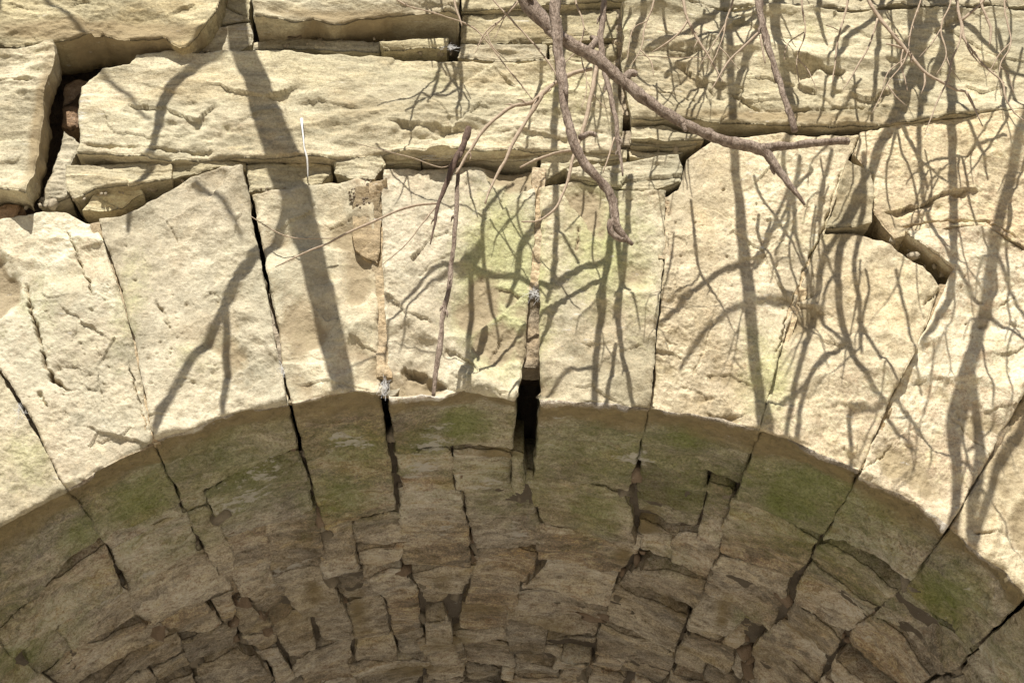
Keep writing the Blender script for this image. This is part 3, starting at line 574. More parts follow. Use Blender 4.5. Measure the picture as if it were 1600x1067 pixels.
# ------------------------------------------------------------------ cores behind the stones
def core_wall():
    xs0, xs1, top = -4.2, 4.6, 5.6
    ss = np.linspace(-SMAX-2.4, SMAX+2.4, 80); x, z, n = curve(ss); ix, iz = x-n[:, 0]*.32, z-n[:, 1]*.32
    poly = [(xs0, -.2), (xs0, top), (xs1, top), (xs1, -.2)]
    inner = list(zip(ix, iz)); inner[0] = (inner[0][0], -.2); inner[-1] = (inner[-1][0], -.2)
    ring = poly + inner[::-1]; n_ = len(ring)
    Vv = [(a, .36, b) for a, b in ring] + [(a, .6, b) for a, b in ring]
    Fc = [list(range(n_)), list(range(2*n_-1, n_-1, -1))] + [[k, (k+1) % n_, n_+(k+1) % n_, n_+k] for k in range(n_)]
    return mesh_obj('rubble_core', np.array(Vv), Fc, M_DIRT, WALL, False)
core_wall()
def core_vault():
    ss = np.linspace(-SMAX-2.4, SMAX+2.4, 360); ys = np.concatenate([np.linspace(.40, .5, 2), np.linspace(.53, 3.85, 140)])
    x, z, n = curve(ss); Vv = []
    for y in ys:
        for o in (.045,):
            Vv += [(a-b*o, y, c-d*o) for a, b, c, d in zip(x, n[:, 0], z, n[:, 1])]
    Vv = np.array(Vv); m = len(ss); s_sl = float(s_of_x(at(827, 640)[0]))
    lift = .4*np.exp(-((np.tile(ss, len(ys))-s_sl)/.05)**2)*(Vv[:, 1] < .72); nn = np.tile(n, (len(ys), 1))
    h = .05*np.clip(fbm(Vv, 5, 3)-.1, -.25, 1.2) + .012*fbm(Vv, 16, 2) + lift; Vv[:, 0] -= nn[:, 0]*h; Vv[:, 2] -= nn[:, 1]*h
    i = np.arange(len(Vv)).reshape(len(ys), m)
    F1 = np.stack([i[:-1, :-1], i[:-1, 1:], i[1:, 1:], i[1:, :-1]], -1).reshape(-1, 4)
    V2 = Vv.copy(); V2[:, 0] -= nn[:, 0]*.4; V2[:, 2] -= nn[:, 1]*.4
    F2 = F1[:, ::-1]+len(Vv)
    return mesh_obj('rubble_core', np.concatenate([Vv, V2]), np.concatenate([F1, F2]), M_EARTH, VAULT)
core_vault()

# ------------------------------------------------------------------ the vault's underside, stone by stone
def soffit_stone(c4, seed, out=0.0, step=.010, jit=.0085, edge=.010, mat=None, mids=None):
    """c4: four (s,y) corners: near-left, near-right, far-right, far-left; out = how far it hangs below the curve"""
    c4 = np.array(c4, float); T = np.array([c4[3], c4[2]]); B = np.array([c4[0], c4[1]])
    L = np.array([c4[3], c4[0]]); Rr = np.array([c4[2], c4[1]])
    nu = max(6, int(plen(T)/step)); nv = max(6, int(plen(L)/step))
    T, B, L, Rr = [jig(resample(q, n), seed, jit, 7) for q, n in ((T, nu), (B, nu), (L, nv), (Rr, nv))]
    # knocked corners
    g = coons(T, Rr, B, L)
    rs = np.random.RandomState(seed)
    ce = g.mean((0, 1)); uv = np.stack(np.meshgrid(np.linspace(-1, 1, nu), np.linspace(-1, 1, nv)), -1)
    for sx in (-1, 1):
        for sy in (-1, 1):
            k = rs.uniform(0, .13)*np.clip((uv[..., 0]*sx+uv[..., 1]*sy)-1.1, 0, 1)
            g = g + (ce-g)*k[..., None]
    X, Z, NN = curve(g[..., 0]); nrm = np.stack([NN[..., 0], 0*X, NN[..., 1]], -1)
    tl = rs.normal(0, .05, 2); o = out + (g[..., 0]-ce[0])*tl[0] + (g[..., 1]-ce[1])*tl[1]
    base = np.stack([X, g[..., 1], Z], -1) + nrm*o[..., None]
    return sheet_stone('stone', base, nrm, seed, mat or M_SOFF, VAULT, edge, .12, SO, False, soff_stain, ringdepth=(.006, .03))
# columns: boundaries at the ring's joints (s), wandering with depth; cross joints read off the photograph (pixel y at a pixel x), then carried on
def sx(px, py): return soff(px, py)[0]
colb = [sx(-160, 948), sx(-70, 880) - .05, sx(104, 770), sx(241, 691), sx(300, 735), sx(452, 632), sx(602, 618), sx(712, 700), sx(826, 700), sx(1015, 641), sx(1188, 675), sx(1342, 741), sx(1482, 822), sx(1602, 938), sx(1602, 938)+.38, SMAX+.02]
def depth(px, py): return soff(px, py)[1]
firsts = {1: None, 2: [(210, 835), (240, 895), (280, 950), (310, 990)], 3: [(290, 735), (310, 800), (330, 880), (345, 950)], 4: [(385, 715), (400, 820), (420, 905), (440, 965), (455, 1020)],
          5: [(540, 788), (545, 855), (550, 897), (560, 940), (565, 1003)], 6: [(660, 700), (655, 768), (640, 885), (640, 955), (650, 1000)], 7: [(770, 700), (765, 764), (755, 850), (750, 897), (760, 985)],
          8: [(950, 742), (940, 836), (930, 886), (930, 932), (930, 987)], 9: [(1090, 708), (1080, 832), (1060, 884), (1040, 940), (1030, 1000)], 10: [(1220, 812), (1190, 890), (1150, 950), (1140, 1010)],
          11: [(1360, 850), (1310, 905), (1300, 985)], 12: [(1480, 985), (1420, 1010)]}
ring_end = {1: .50, 2: .42, 3: .40, 4: .36, 5: .965, 6: .405, 7: .415, 8: .64, 9: .38, 10: .48, 11: .46, 12: .51, 13: .5, 14: .5, 0: .6}
rsv = np.random.RandomState(42); sid = 300
bw = {}
def bound(k, y):
    p = np.array([[y*1.0, k*3.3, 0]]); return colb[k] + (.10*float(fbm(p, 1.1, 2)[0]))*min(1, max(0, y-.25)/.7)
for c in range(0, len(colb)-1):
    cuts = [ring_end.get(c, .5)]
    for q in (firsts.get(c) or []):
        d_ = depth(*q)
        if d_ > cuts[-1]+.10: cuts.append(d_)
    while cuts[-1] < 3.6: cuts.append(cuts[-1] + rsv.uniform(.22, .40))
    for j in range(len(cuts)-1):
        y0, y1 = cuts[j], cuts[j+1]; ga = rsv.uniform(-.005, .005)
        st = .0075 if y0 < 1.2 else (.010 if y0 < 3.5 else .04)
        if c in (0, 14): st = .03
        sl, sr = bound(c, y0), bound(c+1, y0); sl1, sr1 = bound(c, y1), bound(c+1, y1)
        dy = rsv.normal(0, .018, 2)
        wd = sr-sl; parts = [(0, 1)]
        if wd > .30 and rsv.rand() < (.72 if y0 > .9 else .42): q = rsv.uniform(.35, .65); parts = [(0, q), (q, 1)]
        if rsv.rand() < .12 and y1-y0 > .3: q = rsv.uniform(.68, .82); parts = [(0, q), (q+.01, 1)]
        for (a, b) in parts:
            e4 = rsv.normal(0, .013, 4)*(0 if j == 0 else 1); o = rsv.normal(-.002, .010); yy = rsv.normal(0, .02, 4) if len(parts) > 1 else np.array([dy[0], dy[1], 0, 0])
            if j == 0: yy[:2] = np.abs(yy[:2])
            soffit_stone([(sl+(sr-sl)*a+ga+e4[0], y0+ga+yy[0]), (sl+(sr-sl)*b-ga+e4[1], y0+ga+yy[1]), (sl1+(sr1-sl1)*b-ga+e4[2], y1-ga+yy[2]*.3), (sl1+(sr1-sl1)*a+ga+e4[3], y1-ga+yy[3]*.3)], sid, o, st)
            sid += 1
# abutment blocks below the springings (outside the picture)
for sg in (-1, 1):
    for r in range(6):
        for y0 in np.arange(.5, 3.6, .7):
            a, b = sg*(SMAX+.03+r*.4), sg*(SMAX+.03+(r+1)*.4-.012)
            a, b = min(a, b), max(a, b)
            soffit_stone([(a, y0+.006), (b, y0+.006), (b, y0+.69), (a, y0+.69)], sid, 0, .06); sid += 1

# crumbs of mortar and stone wedged in the vault's joints: too many to tell apart
def lump(c, r, seed, nseg=7, nr=5, sq=(1, 1, 1), ax=None, pw=.42):
    rs = np.random.RandomState(seed); u, v = np.meshgrid(np.linspace(0, 2*math.pi, nseg, endpoint=False), np.linspace(0, math.pi, nr))
    p = np.stack([np.cos(u)*np.sin(v), np.sin(u)*np.sin(v), np.cos(v)], -1).reshape(-1, 3)
    p = np.sign(p)*np.abs(p)**pw
    p *= (1 + .55*fbm(p+seed*1.7, 1.3, 2))[:, None]*np.array(sq)
    e = rs.uniform(0, 6.28, 3); Rm = np.array(Matrix.Rotation(e[0], 3, 'X') @ Matrix.Rotation(e[1], 3, 'Y') @ Matrix.Rotation(e[2], 3, 'Z')) if ax is None else np.array(ax)
    p = p@Rm.T*r + c; i = np.arange(nseg*nr).reshape(nr, nseg); j = np.roll(i, -1, 1)
    F = np.stack([i[:-1], i[1:], j[1:], j[:-1]], -1).reshape(-1, 4); return p, F
def lumps(name, items, mat, parent, smooth=False):
    Vs, Fs, b = [], [], 0
    for it in items:
        p, f = lump(**it); Vs.append(p); Fs.append(f+b); b += len(p)
    return mesh_obj(name, np.concatenate(Vs), np.concatenate(Fs), mat, parent, smooth)
items = []; items2 = []
for k in range(300):
    c = rsv.randint(2, len(colb)); y = rsv.uniform(.3, 3.7); s = bound(min(c, len(colb)-1), y) + rsv.normal(0, .02)
    x, z, n = curve(np.array([s])); o = -rsv.uniform(.02, .055); r = .008 + .04*rsv.rand()**2.2
    if y < .85 and abs(s-float(s_of_x(at(827, 640)[0]))) < .1: continue
    it = dict(c=np.array([x[0]+n[0, 0]*o, y, z[0]+n[0, 1]*o]), r=r, seed=1000+k, sq=(rsv.uniform(.5, .9), rsv.uniform(.9, 1.8), rsv.uniform(.4, .8)))
    (items if rsv.rand() < .65 else items2).append(it)
tag(lumps('joint_rubble', items, M_FILL, VAULT), kind='stuff'); tag(lumps('joint_mortar', items2, M_PINK, VAULT), kind='stuff')
# crumbs in the wall's open beds
items = []
for (xa, ya, xb, yb, nn_) in [(400, 68, 600, 70, 14), (110, 312, 380, 270, 26), (390, 300, 590, 282, 14), (600, 80, 720, 82, 12), (30, 320, 110, 322, 14), (860, 250, 1060, 240, 10), (305, 80, 395, 74, 8), (990, 196, 1100, 205, 10), (1390, 372, 1475, 428, 10)]:
    for k in range(nn_):
        t = rsv.rand(); c = at(xa+(xb-xa)*t, ya+(yb-ya)*t + rsv.normal(0, 3), rsv.uniform(-.06, .0)); items.append(dict(c=c, r=.004+.012*rsv.rand()**2, seed=int(rsv.randint(1e5)), sq=(1.3, .9, .7)))
tag(lumps('joint_rubble', items, M_MORT, WALL), kind='stuff')

# ------------------------------------------------------------------ masonry beyond the picture's edges (plain coarse courses)
def ext_blocks():
    sd = 600
    def rowblocks(xa, xb, z0, z1, slantL=None, slantR=None):
        nonlocal sd
        w = rsv.uniform(.5, .9); n = max(1, round((xb-xa)/w)); e = np.linspace(xa, xb, n+1)
        for k in range(n):
            front_stone(WALL, [(e[k]+.006 + (slantL or 0)*(k == 0)*1.0, z1-.006), (e[k+1]-.006 + (slantR or 0)*(k == n-1), z1-.006)], [(e[k]+.006, z0+.006), (e[k+1]-.006, z0+.006)], px=False, out=rsv.uniform(-.005, .02), seed=sd, step=.03, mat=M_WALL, marks=False, rel=BED); sd += 1
    ztop = wxz([(800, -132)])[0][1]
    for z0, z1 in ((ztop+.01, ztop+.36),): rowblocks(-4.1, 4.5, z0, z1)
    hL = [wxz([(-175, y)])[0] for y in (-130, 76, 300)]
    xl = hL[0][0]-.01
    rowblocks(-4.1, xl-.0, 4.95, ztop); rowblocks(-4.1, xl, 4.55, 4.95); rowblocks(-4.1, xl, 4.25, 4.55)
    xr = wxz([(1784, 0)])[0][0]+.01
    rowblocks(xr, 4.5, 4.95, ztop); rowblocks(xr-.02, 4.5, 4.55, 4.95); rowblocks(xr-.05, 4.5, 4.2, 4.55)
    # beside the arch, down to the ground, cut to the ring's back
    zz = np.linspace(-.15, 4.22, 12)
    for k in range(11):
        z0, z1 = zz[k], zz[k+1]
        def xe(z):
            ss = np.linspace(0, SMAX+2.4, 400); x, zc, n = curve(ss); ex, ez = x-n[:, 0]*.80, zc-n[:, 1]*.80
            if z <= ez[-1]: return EA+.02 if False else ex[-1]-.78
            zi = np.interp(-z, -ez, ex); return zi
        def xe2(z): return (EX+EA+.03) if z < EZ-.02 else float(xe(z))
        a0, a1 = xe2(z0), xe2(z1)
        if z0 < EZ-.02 <= z1: a0 = a1 = float(xe(EZ+.02)) if False else a0
        xin = max(a0, wxz([(1846, 640)])[0][0] if z1 > 3.6 else a0)
        rowblocks(max(a0, a1) if z1 < EZ else max(a0, xin), 4.5, z0, z1)
        xin = 2*EX - max(a0, a1)
        if z1 > 3.55: xin = min(xin, wxz([(-195, 560)])[0][0])
        rowblocks(-4.1, xin, z0, z1)
ext_blocks()

# ------------------------------------------------------------------ loose pieces in the gaps of the wall
def loose(name, label, pts_t, pts_b, out, seed, mat, **k):
    o = front_stone(None, pts_t, pts_b, out=out, seed=seed, mat=mat, name=name, rel=THIN, marks=False, **k); tag(o, label, 'stone', 'loose stones in the gaps of the wall'); return o
loose('loose_stone', 'pale upright sliver of stone standing in the dark gap at left', [(100, 205), (112, 212), (122, 222)], [(62, 318), (84, 314), (106, 306)], -.03, 120, M_ARCH, L=[(90, 240), (76, 280)], Rr=[(112, 250), (104, 280)], back=.14, edge=.010)
loose('loose_stone', 'small orange-brown stone at the left edge under the dark gap', [(-20, 326), (8, 316), (30, 318)], [(-20, 352), (6, 348), (22, 336)], -.01, 121, M_PINK, back=.12, edge=.012)
loose('loose_stone', 'pinkish broken stone deep in the dark gap between left blocks', [(98, 130), (120, 120), (140, 122)], [(96, 160), (110, 152), (126, 138)], -.09, 122, M_PINK, back=.1, edge=.014)
loose('loose_stone', 'reddish clod above the pale sliver in the left gap', [(96, 168), (110, 164), (122, 168)], [(98, 196), (110, 200), (121, 196)], -.08, 123, M_PINK, back=.1, edge=.014)
loose('loose_stone', 'small brown stone under the overhang of the top middle block', [(448, 45), (458, 44), (470, 47)], [(447, 56), (458, 58), (470, 55)], -.0, 124, M_FILL, back=.08, edge=.008)

# ------------------------------------------------------------------ branches
def catmull(P, n):
    P = np.asarray(P, float)
    if len(P) < 3: return resample(P, n)
    Q = np.vstack([2*P[0]-P[1], P, 2*P[-1]-P[-2]]); out = []
    L = np.concatenate([[0], np.cumsum(np.linalg.norm(np.diff(P[:, :3], axis=0), axis=1))])
    for t in np.linspace(0, L[-1], n):
        k = min(np.searchsorted(L, t, 'right')-1, len(P)-2); u = (t-L[k])/(L[k+1]-L[k]+1e-9)
        a, b, c, d = Q[k:k+4]
        out.append(.5*((2*b)+(-a+c)*u+(2*a-5*b+4*c-d)*u*u+(-a+3*b-3*c+d)*u**3))
    return np.array(out)
def tube(name, pts, rad, mat, parent, seed=0, seg=8, rough=.28, wob=.0, step=.012, knots=True):
    pts = np.asarray(pts, float); rad = np.asarray(rad, float)
    if len(rad) != len(pts): rad = np.interp(np.linspace(0, 1, len(pts)), np.linspace(0, 1, len(rad)), rad)
    n = max(6, min(260, int(plen(pts)/step))); X = catmull(np.column_stack([pts, rad]), n); P, r = X[:, :3], np.maximum(X[:, 3], .0004)
    q = np.column_stack([np.linspace(0, plen(pts), n), np.full(n, seed*1.3), np.zeros(n)])
    if wob:
        e = np.minimum(1, np.minimum(np.arange(n), 6)/6.0)[:, None]
        P = P + np.stack([fbm(q, 9, 3), fbm(q+9, 9, 3), fbm(q+23, 9, 3)], -1)*wob*e
    if knots: r = r*(1 + .22*np.clip(fbm(q+50, 14, 2), -.4, 1.2))
    T = np.gradient(P, axis=0); T /= np.linalg.norm(T, axis=1, keepdims=True)+1e-9
    u = np.cross(T[0], [0.3, 1, .2]); u /= np.linalg.norm(u); Us = []
    for t in T:
        u = u - t*(u@t); u /= np.linalg.norm(u); Us.append(u.copy())
    Us = np.array(Us); Wv = np.cross(T, Us); a = np.linspace(0, 2*math.pi, seg, endpoint=False)
    ring = P[:, None] + r[:, None, None]*(np.cos(a)[None, :, None]*Us[:, None] + np.sin(a)[None, :, None]*Wv[:, None])
    Vv = ring.reshape(-1, 3); c = np.repeat(P, seg, 0)
    Vv = c + (Vv-c)*(1+rough*fbm(Vv*np.array([1, 1, .6])+seed, 60, 2))[:, None]
    i = np.arange(n*seg).reshape(n, seg); j = np.roll(i, -1, 1)
    F = [tuple(f) for f in np.stack([i[:-1], j[:-1], j[1:], i[1:]], -1).reshape(-1, 4)]
    Vv = np.vstack([Vv, P[:1]-T[:1]*r[0]*.3, P[-1:]+T[-1:]*r[-1]*.5]); a0, a1 = n*seg, n*seg+1
    F += [(j[0, k], i[0, k], a0) for k in range(seg)] + [(i[-1, k], j[-1, k], a1) for k in range(seg)]
    return mesh_obj(name, Vv, F, mat, parent)
def PX(px, py, d): return at(px, py, d)
def scale(d): return (CAM[1]*-1 - d)/3.9*MPP*1.0
def branch(label, cat, mat, main, rad, d, subs=(), name='bare_branch', wob=.004, group=None):
    """main: pixels (x,y) or (x,y,d); rad: photograph pixels; d metres in front of the wall"""
    def p3(q, dd): return PX(q[0], q[1], q[2] if len(q) > 2 else dd)
    pts = [p3(q, d) for q in main]; root = empty(name, pts[0]); tag(root, label, cat, group)
    sd = abs(hash((main[0][0]*7.1, main[0][1]*3.3))) % 997
    tube('stem', pts, np.array(rad)*.88*scale(d), mat, root, sd, wob=wob)
    for k, (sp, sr, *mm) in enumerate(subs):
        tube('side_twig', [p3(q, d) for q in sp], np.array(sr)*scale(d), mm[0] if mm else mat, root, sd+k+1, wob=wob*.7, seg=6)
    # spurs and buds along the stem
    rs = np.random.RandomState(sd); C_ = catmull(np.column_stack([pts, np.interp(np.linspace(0, 1, len(pts)), np.linspace(0, 1, len(rad)), rad)*scale(d)]), 60)
    for k in range(int(plen(pts)/(.10 if rad[0] > 3 else .07))):
        i = rs.randint(4, 57); p, t = C_[i, :3], C_[i+1, :3]-C_[i-1, :3]; t /= np.linalg.norm(t); v = np.cross(t, rs.normal(size=3)); v /= np.linalg.norm(v)
        ln = C_[i, 3] + rs.uniform(.004, .022 if rad[0] > 3 else .012); tube('spur', [p, p+(v*.75+t*.5)*ln*.6, p+(v*.6+t*.9)*ln], [C_[i, 3]*.55, C_[i, 3]*.45, C_[i, 3]*.2], mat, root, sd+50+k, seg=5, step=.004)
    return root
branch('thick brown forked branch slanting down right from the top, ending in two prongs', 'branch', M_BARK,
       [(640, -260), (740, -110), (800, -30), (838, 22), (880, 60), (925, 88), (962, 115), (1000, 150), (1050, 184), (1100, 208), (1150, 224), (1190, 236), (1212, 258), (1236, 290), (1258, 320)], [16, 15, 14, 13.5, 12.5, 12, 11, 10.5, 10, 9.5, 9.5, 11, 7.5, 5.5, 2.5], 1.15,
       [([(1188, 236), (1212, 229), (1260, 225), (1326, 221)], [9, 7, 6.5, 6]), ([(975, 125), (985, 113), (994, 117)], [7, 6, 5]), ([(918, 82), (930, 62), (922, 58)], [6, 5, 4]), ([(1068, 196), (1072, 205)], [5, 3])])
branch('smooth brown branch hanging down the middle, crossing in front of the forked one', 'branch', M_BARK,
       [(850, -280), (864, -120), (868, -20), (870, 60), (879, 130), (886, 190), (905, 238), (934, 280), (954, 308), (961, 345), (974, 366), (989, 381)], [10, 10, 9.5, 9.5, 9, 8, 8.5, 7.5, 7, 7.5, 5.5, 2.5], 1.32,
       [([(906, 216), (922, 208), (932, 212)], [6, 5, 4]), ([(956, 345), (954, 360), (966, 372), (980, 374)], [6, 5, 5, 4])])
branch('straight brown branch hanging at upper right with a blunt cut end', 'branch', M_BARK,
       [(1165, -160), (1178, -60), (1186, 0), (1194, 50), (1204, 88), (1217, 128), (1232, 172), (1243, 204)], [7.5, 7, 6.5, 6.5, 6, 5.5, 5.5, 5.5], .95,
       [([(1187, 50), (1160, 75), (1140, 95), (1112, 140)], [2.5, 2.2, 1.8, 1], M_TWIG), ([(1188, 56), (1192, 80), (1196, 100)], [2, 1.5, 1], M_TWIG)])
branch('long dark stem running down from the top beside the hanging branch', 'branch', M_BARK,
       [(960, -150), (948, -20), (938, 50), (942, 95), (952, 140), (962, 190), (968, 235), (974, 275)], [6, 5.5, 5.5, 5, 4.5, 4, 3.5, 1.5], .55,
       [([(934, 95), (926, 140), (912, 195), (898, 240), (884, 290), (868, 325), (842, 344), (815, 346)], [4, 3.5, 3.2, 2.8, 2.4, 2, 1.6, 1], M_TWIG), ([(900, 234), (868, 240), (838, 250), (812, 262)], [2.4, 2.2, 2, 1.5], M_TWIG), ([(960, 215), (950, 245), (943, 270)], [1.5, 1.2, .8], M_TWIG)])
branch('pale arching twig curving left from the thick branch toward the hanging stub', 'twig', M_TWIG,
       [(925, 108), (900, 114), (872, 128), (846, 148), (828, 162), (802, 165), (778, 182), (752, 208), (738, 232), (712, 270)], [3.5, 3.8, 4, 4, 4, 3.6, 3.2, 3, 2.8, 2], .42,
       [([(846, 148), (828, 180), (806, 215), (790, 250), (772, 282), (758, 318)], [3.8, 3.5, 3.2, 2.8, 2.4, 1.6])], name='twig')
branch('short dark broken stub pointing down left with a thin tapering tip', 'twig', M_DARKBARK,
       [(733, 200), (724, 226), (710, 254), (698, 284), (688, 310), (682, 336), (672, 382)], [5.5, 6, 5.5, 5, 3.8, 2.6, 1], .38,
       [([(684, 318), (655, 320), (620, 330), (575, 350), (520, 376), (470, 398), (430, 417)], [1.9, 2, 2, 2, 1.8, 1.4, .8], M_TWIG), ([(682, 322), (658, 352), (630, 385), (598, 414)], [1.1, 1.1, 1, .6], M_TWIG), ([(712, 250), (690, 262), (640, 246), (560, 226)], [1, .9, .8, .6], M_TWIG)], name='twig')
branch('straight brown twig hanging down the pale keystone to the arch edge', 'twig', M_BARK,
       [(716, 264), (714, 320), (710, 380), (702, 440), (692, 500), (684, 560), (676, 618)], [3.6, 4, 4, 4.2, 4.2, 4, 3.2], .34, (), name='twig')
branch('pale thin twig zigzagging down from the top right with small side shoots', 'twig', M_TWIG,
       [(1325, -60), (1355, 0), (1384, 42), (1411, 76), (1444, 112), (1470, 126), (1495, 140), (1510, 145), (1522, 168), (1534, 198)], [4, 4, 3.8, 3.6, 3, 2.6, 2.4, 2.2, 1.8, 1], .7,
       [([(1371, 30), (1360, 65), (1340, 105), (1318, 140)], [1.8, 1.6, 1.4, .8]), ([(1411, 78), (1409, 100), (1418, 142)], [1.6, 1.4, .8]), ([(1444, 112), (1445, 130), (1440, 146)], [1.6, 1.3, .8]), ([(1411, 76), (1398, 72), (1385, 70)], [2, 1.6, 1])], name='twig')
branch('thin upright pale twig left of the zigzag twig at upper right', 'twig', M_TWIG,
       [(1332, -60), (1326, 0), (1314, 42), (1306, 85), (1301, 130)], [2, 1.9, 1.7, 1.5, .9], .6, [([(1310, 48), (1298, 42), (1290, 40)], [1, .9, .6])], name='twig')
branch('wiry grey twigs dangling in the top right corner', 'twig', M_TWIG,
       [(1500, -60), (1496, 0), (1502, 40), (1510, 68), (1532, 95), (1548, 112), (1566, 130), (1572, 155), (1584, 175), (1600, 190)], [3, 2.8, 2.8, 2.4, 2, 1.8, 1.8, 1.6, 1.4, 1], .8,
       [([(1503, 32), (1530, 10), (1552, -18)], [2.4, 2.2, 2]), ([(1502, 36), (1500, 62), (1488, 95), (1478, 130), (1462, 165), (1446, 205)], [1.8, 1.6, 1.5, 1.4, 1.2, .7]), ([(1502, 40), (1515, 80), (1536, 105)], [1.6, 1.4, .8])], name='twig')
branch('short knotted twig at the top right edge with two joints', 'twig', M_TWIG, [(1525, -50), (1532, 0), (1542, 28), (1548, 46), (1544, 70)], [2.4, 2.4, 2.6, 2.6, 1.4], .7, (), name='twig')
branch('thin forked twig hanging at top centre right, pale and kinked', 'twig', M_TWIG,
       [(1060, -70), (1068, 0), (1075, 32), (1088, 56), (1104, 84), (1118, 108), (1130, 130)], [3, 2.8, 2.6, 2.4, 2, 1.6, .8], .5,
       [([(1075, 32), (1062, 52), (1040, 70), (1018, 82)], [2, 1.8, 1.5, .8]), ([(994, 87), (1040, 90), (1110, 91)], [.9, .9, .7]), ([(1092, 60), (1084, 75)], [1.4, .8])], name='twig')
branch('long straight thin twig crossing the upper middle wall diagonally', 'twig', M_TWIG, [(560, -60), (628, 4), (700, 28), (742, 46), (780, 90), (812, 130), (832, 158)], [1.6, 1.5, 1.4, 1.3, 1.2, 1.2, 1], .4,
       [([(704, -40), (712, 10), (722, 40)], [1.8, 1.6, 1.2])], name='twig')
branch('second thin twig falling from the top middle behind the thick branch', 'twig', M_TWIG, [(735, -70), (772, 0), (802, 34), (838, 72), (872, 122), (884, 134)], [1.8, 1.7, 1.6, 1.5, 1.4, 1], .45, [([(806, 4), (790, 26), (772, 60)], [1, .9, .7])], name='twig')
branch('fine pale stalk lying across the shaded stripe on the left ring stone', 'twig', M_TWIG, [(392, 338), (420, 356), (450, 370), (490, 373), (525, 372)], [.7, .9, 1, .9, .6], .05, (), name='twig', wob=.001)

_fl = [('thin bare twig with a hooked tip, left of the blunt hanging branch', [(1150, -60), (1146, 0), (1132, 40), (1124, 74), (1106, 112)], .6), ('hair-thin grey twig hanging right of the blunt branch, swinging left', [(1262, -60), (1252, 0), (1258, 50), (1246, 92), (1250, 140)], .5),
       ('slender twig crossing the zigzag twig from upper right', [(1450, -60), (1440, 0), (1424, 40), (1416, 90), (1386, 132), (1362, 178)], .75), ('fine twig trailing down near the right end of the bedded block', [(1585, -60), (1570, 10), (1580, 66), (1562, 104), (1566, 150)], .7),
       ('fine twig with side hairs falling between the forked branch and the dark stem', [(905, -70), (900, 0), (912, 40), (905, 78), (918, 128), (910, 170)], .5), ('grey twig dropping from the top just right of the dark stem', [(1030, -70), (1022, 0), (1010, 34), (1000, 78), (985, 104)], .55),
       ('thin straight twig at top centre slanting down left', [(850, -70), (812, 0), (786, 28), (760, 50), (742, 84)], .4), ('fine twig beside the upper right knotted twig, forking low', [(1480, -60), (1486, 0), (1470, 46), (1478, 88), (1464, 118)], .6)]
for k, (lb, pl, d_) in enumerate(_fl):
    m_ = pl[len(pl)//2]; e_ = pl[-2]; rs_ = np.random.RandomState(70+k)
    branch(lb, 'twig', M_TWIG, pl, [2.0, 1.8, 1.6, 1.3, 1.0, .7], d_, [([m_, (m_[0]+rs_.uniform(-30, -14), m_[1]+rs_.uniform(12, 30)), (m_[0]+rs_.uniform(-46, -30), m_[1]+rs_.uniform(40, 64))], [1.2, 1, .6]), ([e_, (e_[0]+rs_.uniform(8, 20), e_[1]+rs_.uniform(10, 24)), (e_[0]+rs_.uniform(18, 36), e_[1]+rs_.uniform(30, 50))], [1, .9, .5])], name='twig')
# the shrub overhanging the bridge above the picture: its boughs throw the long shadows on the wall
SH = []
def shadow(pts, hw, L):
    """bough that throws its shadow along these wall pixels, L metres up the sun's ray"""
    L = np.interp(np.linspace(0, 1, len(pts)), np.linspace(0, 1, len(np.atleast_1d(L))), np.atleast_1d(L))
    P = []
    for (a, b), l in zip(pts, L):
        p0 = at(a, b, .01)
        for _ in range(200):
            q = p0 + SD*l; v = q-CAM; py = 533.5 - FP*(v@U_)/(v@F_)
            if py < -30: break
            l += .02
        P.append(q)
    hw = np.asarray(hw)*(.86 if hw[0] < 16 else .95)
    SH.append((P, np.interp(np.linspace(0, 1, len(pts)), np.linspace(0, 1, len(hw)), hw)*MPP))
# left: heavy bough and its forks
shadow([(330, -420), (352, -200), (366, -40), (370, 40), (378, 85), (398, 130), (417, 190), (442, 250), (470, 330), (492, 410), (516, 510), (540, 615), (560, 700)], [20, 20, 18, 18, 19, 19, 22, 24, 23, 20, 19, 18, 17], [1.5, 1.6])
shadow([(380, 82), (345, 96), (300, 124), (268, 150), (252, 180), (248, 215), (228, 268), (206, 312), (197, 352)], [12, 8, 8, 10, 10, 7, 7, 6, 3], [1.5, 1.4])
shadow([(452, 300), (436, 350), (410, 390), (372, 425), (350, 460), (324, 512), (292, 568), (260, 630), (240, 690)], [6, 8, 11, 10, 8, 7, 7, 7, 7], [1.5, 1.5])
shadow([(352, 450), (352, 520), (351, 580), (348, 650)], [6.5, 6.5, 6, 5], [1.5, 1.5])
shadow([(-30, -260), (-8, -80), (2, 0), (8, 70)], [14, 13, 12, 5], [2.0, 1.8]); shadow([(20, -20), (60, 32), (120, 88), (180, 136), (240, 195)], [5, 4.5, 4, 4, 2.5], [2.2, 2.2]); shadow([(305, 285), (330, 305), (362, 345), (378, 370)], [5, 5, 4, 3], [2.3, 2.3])
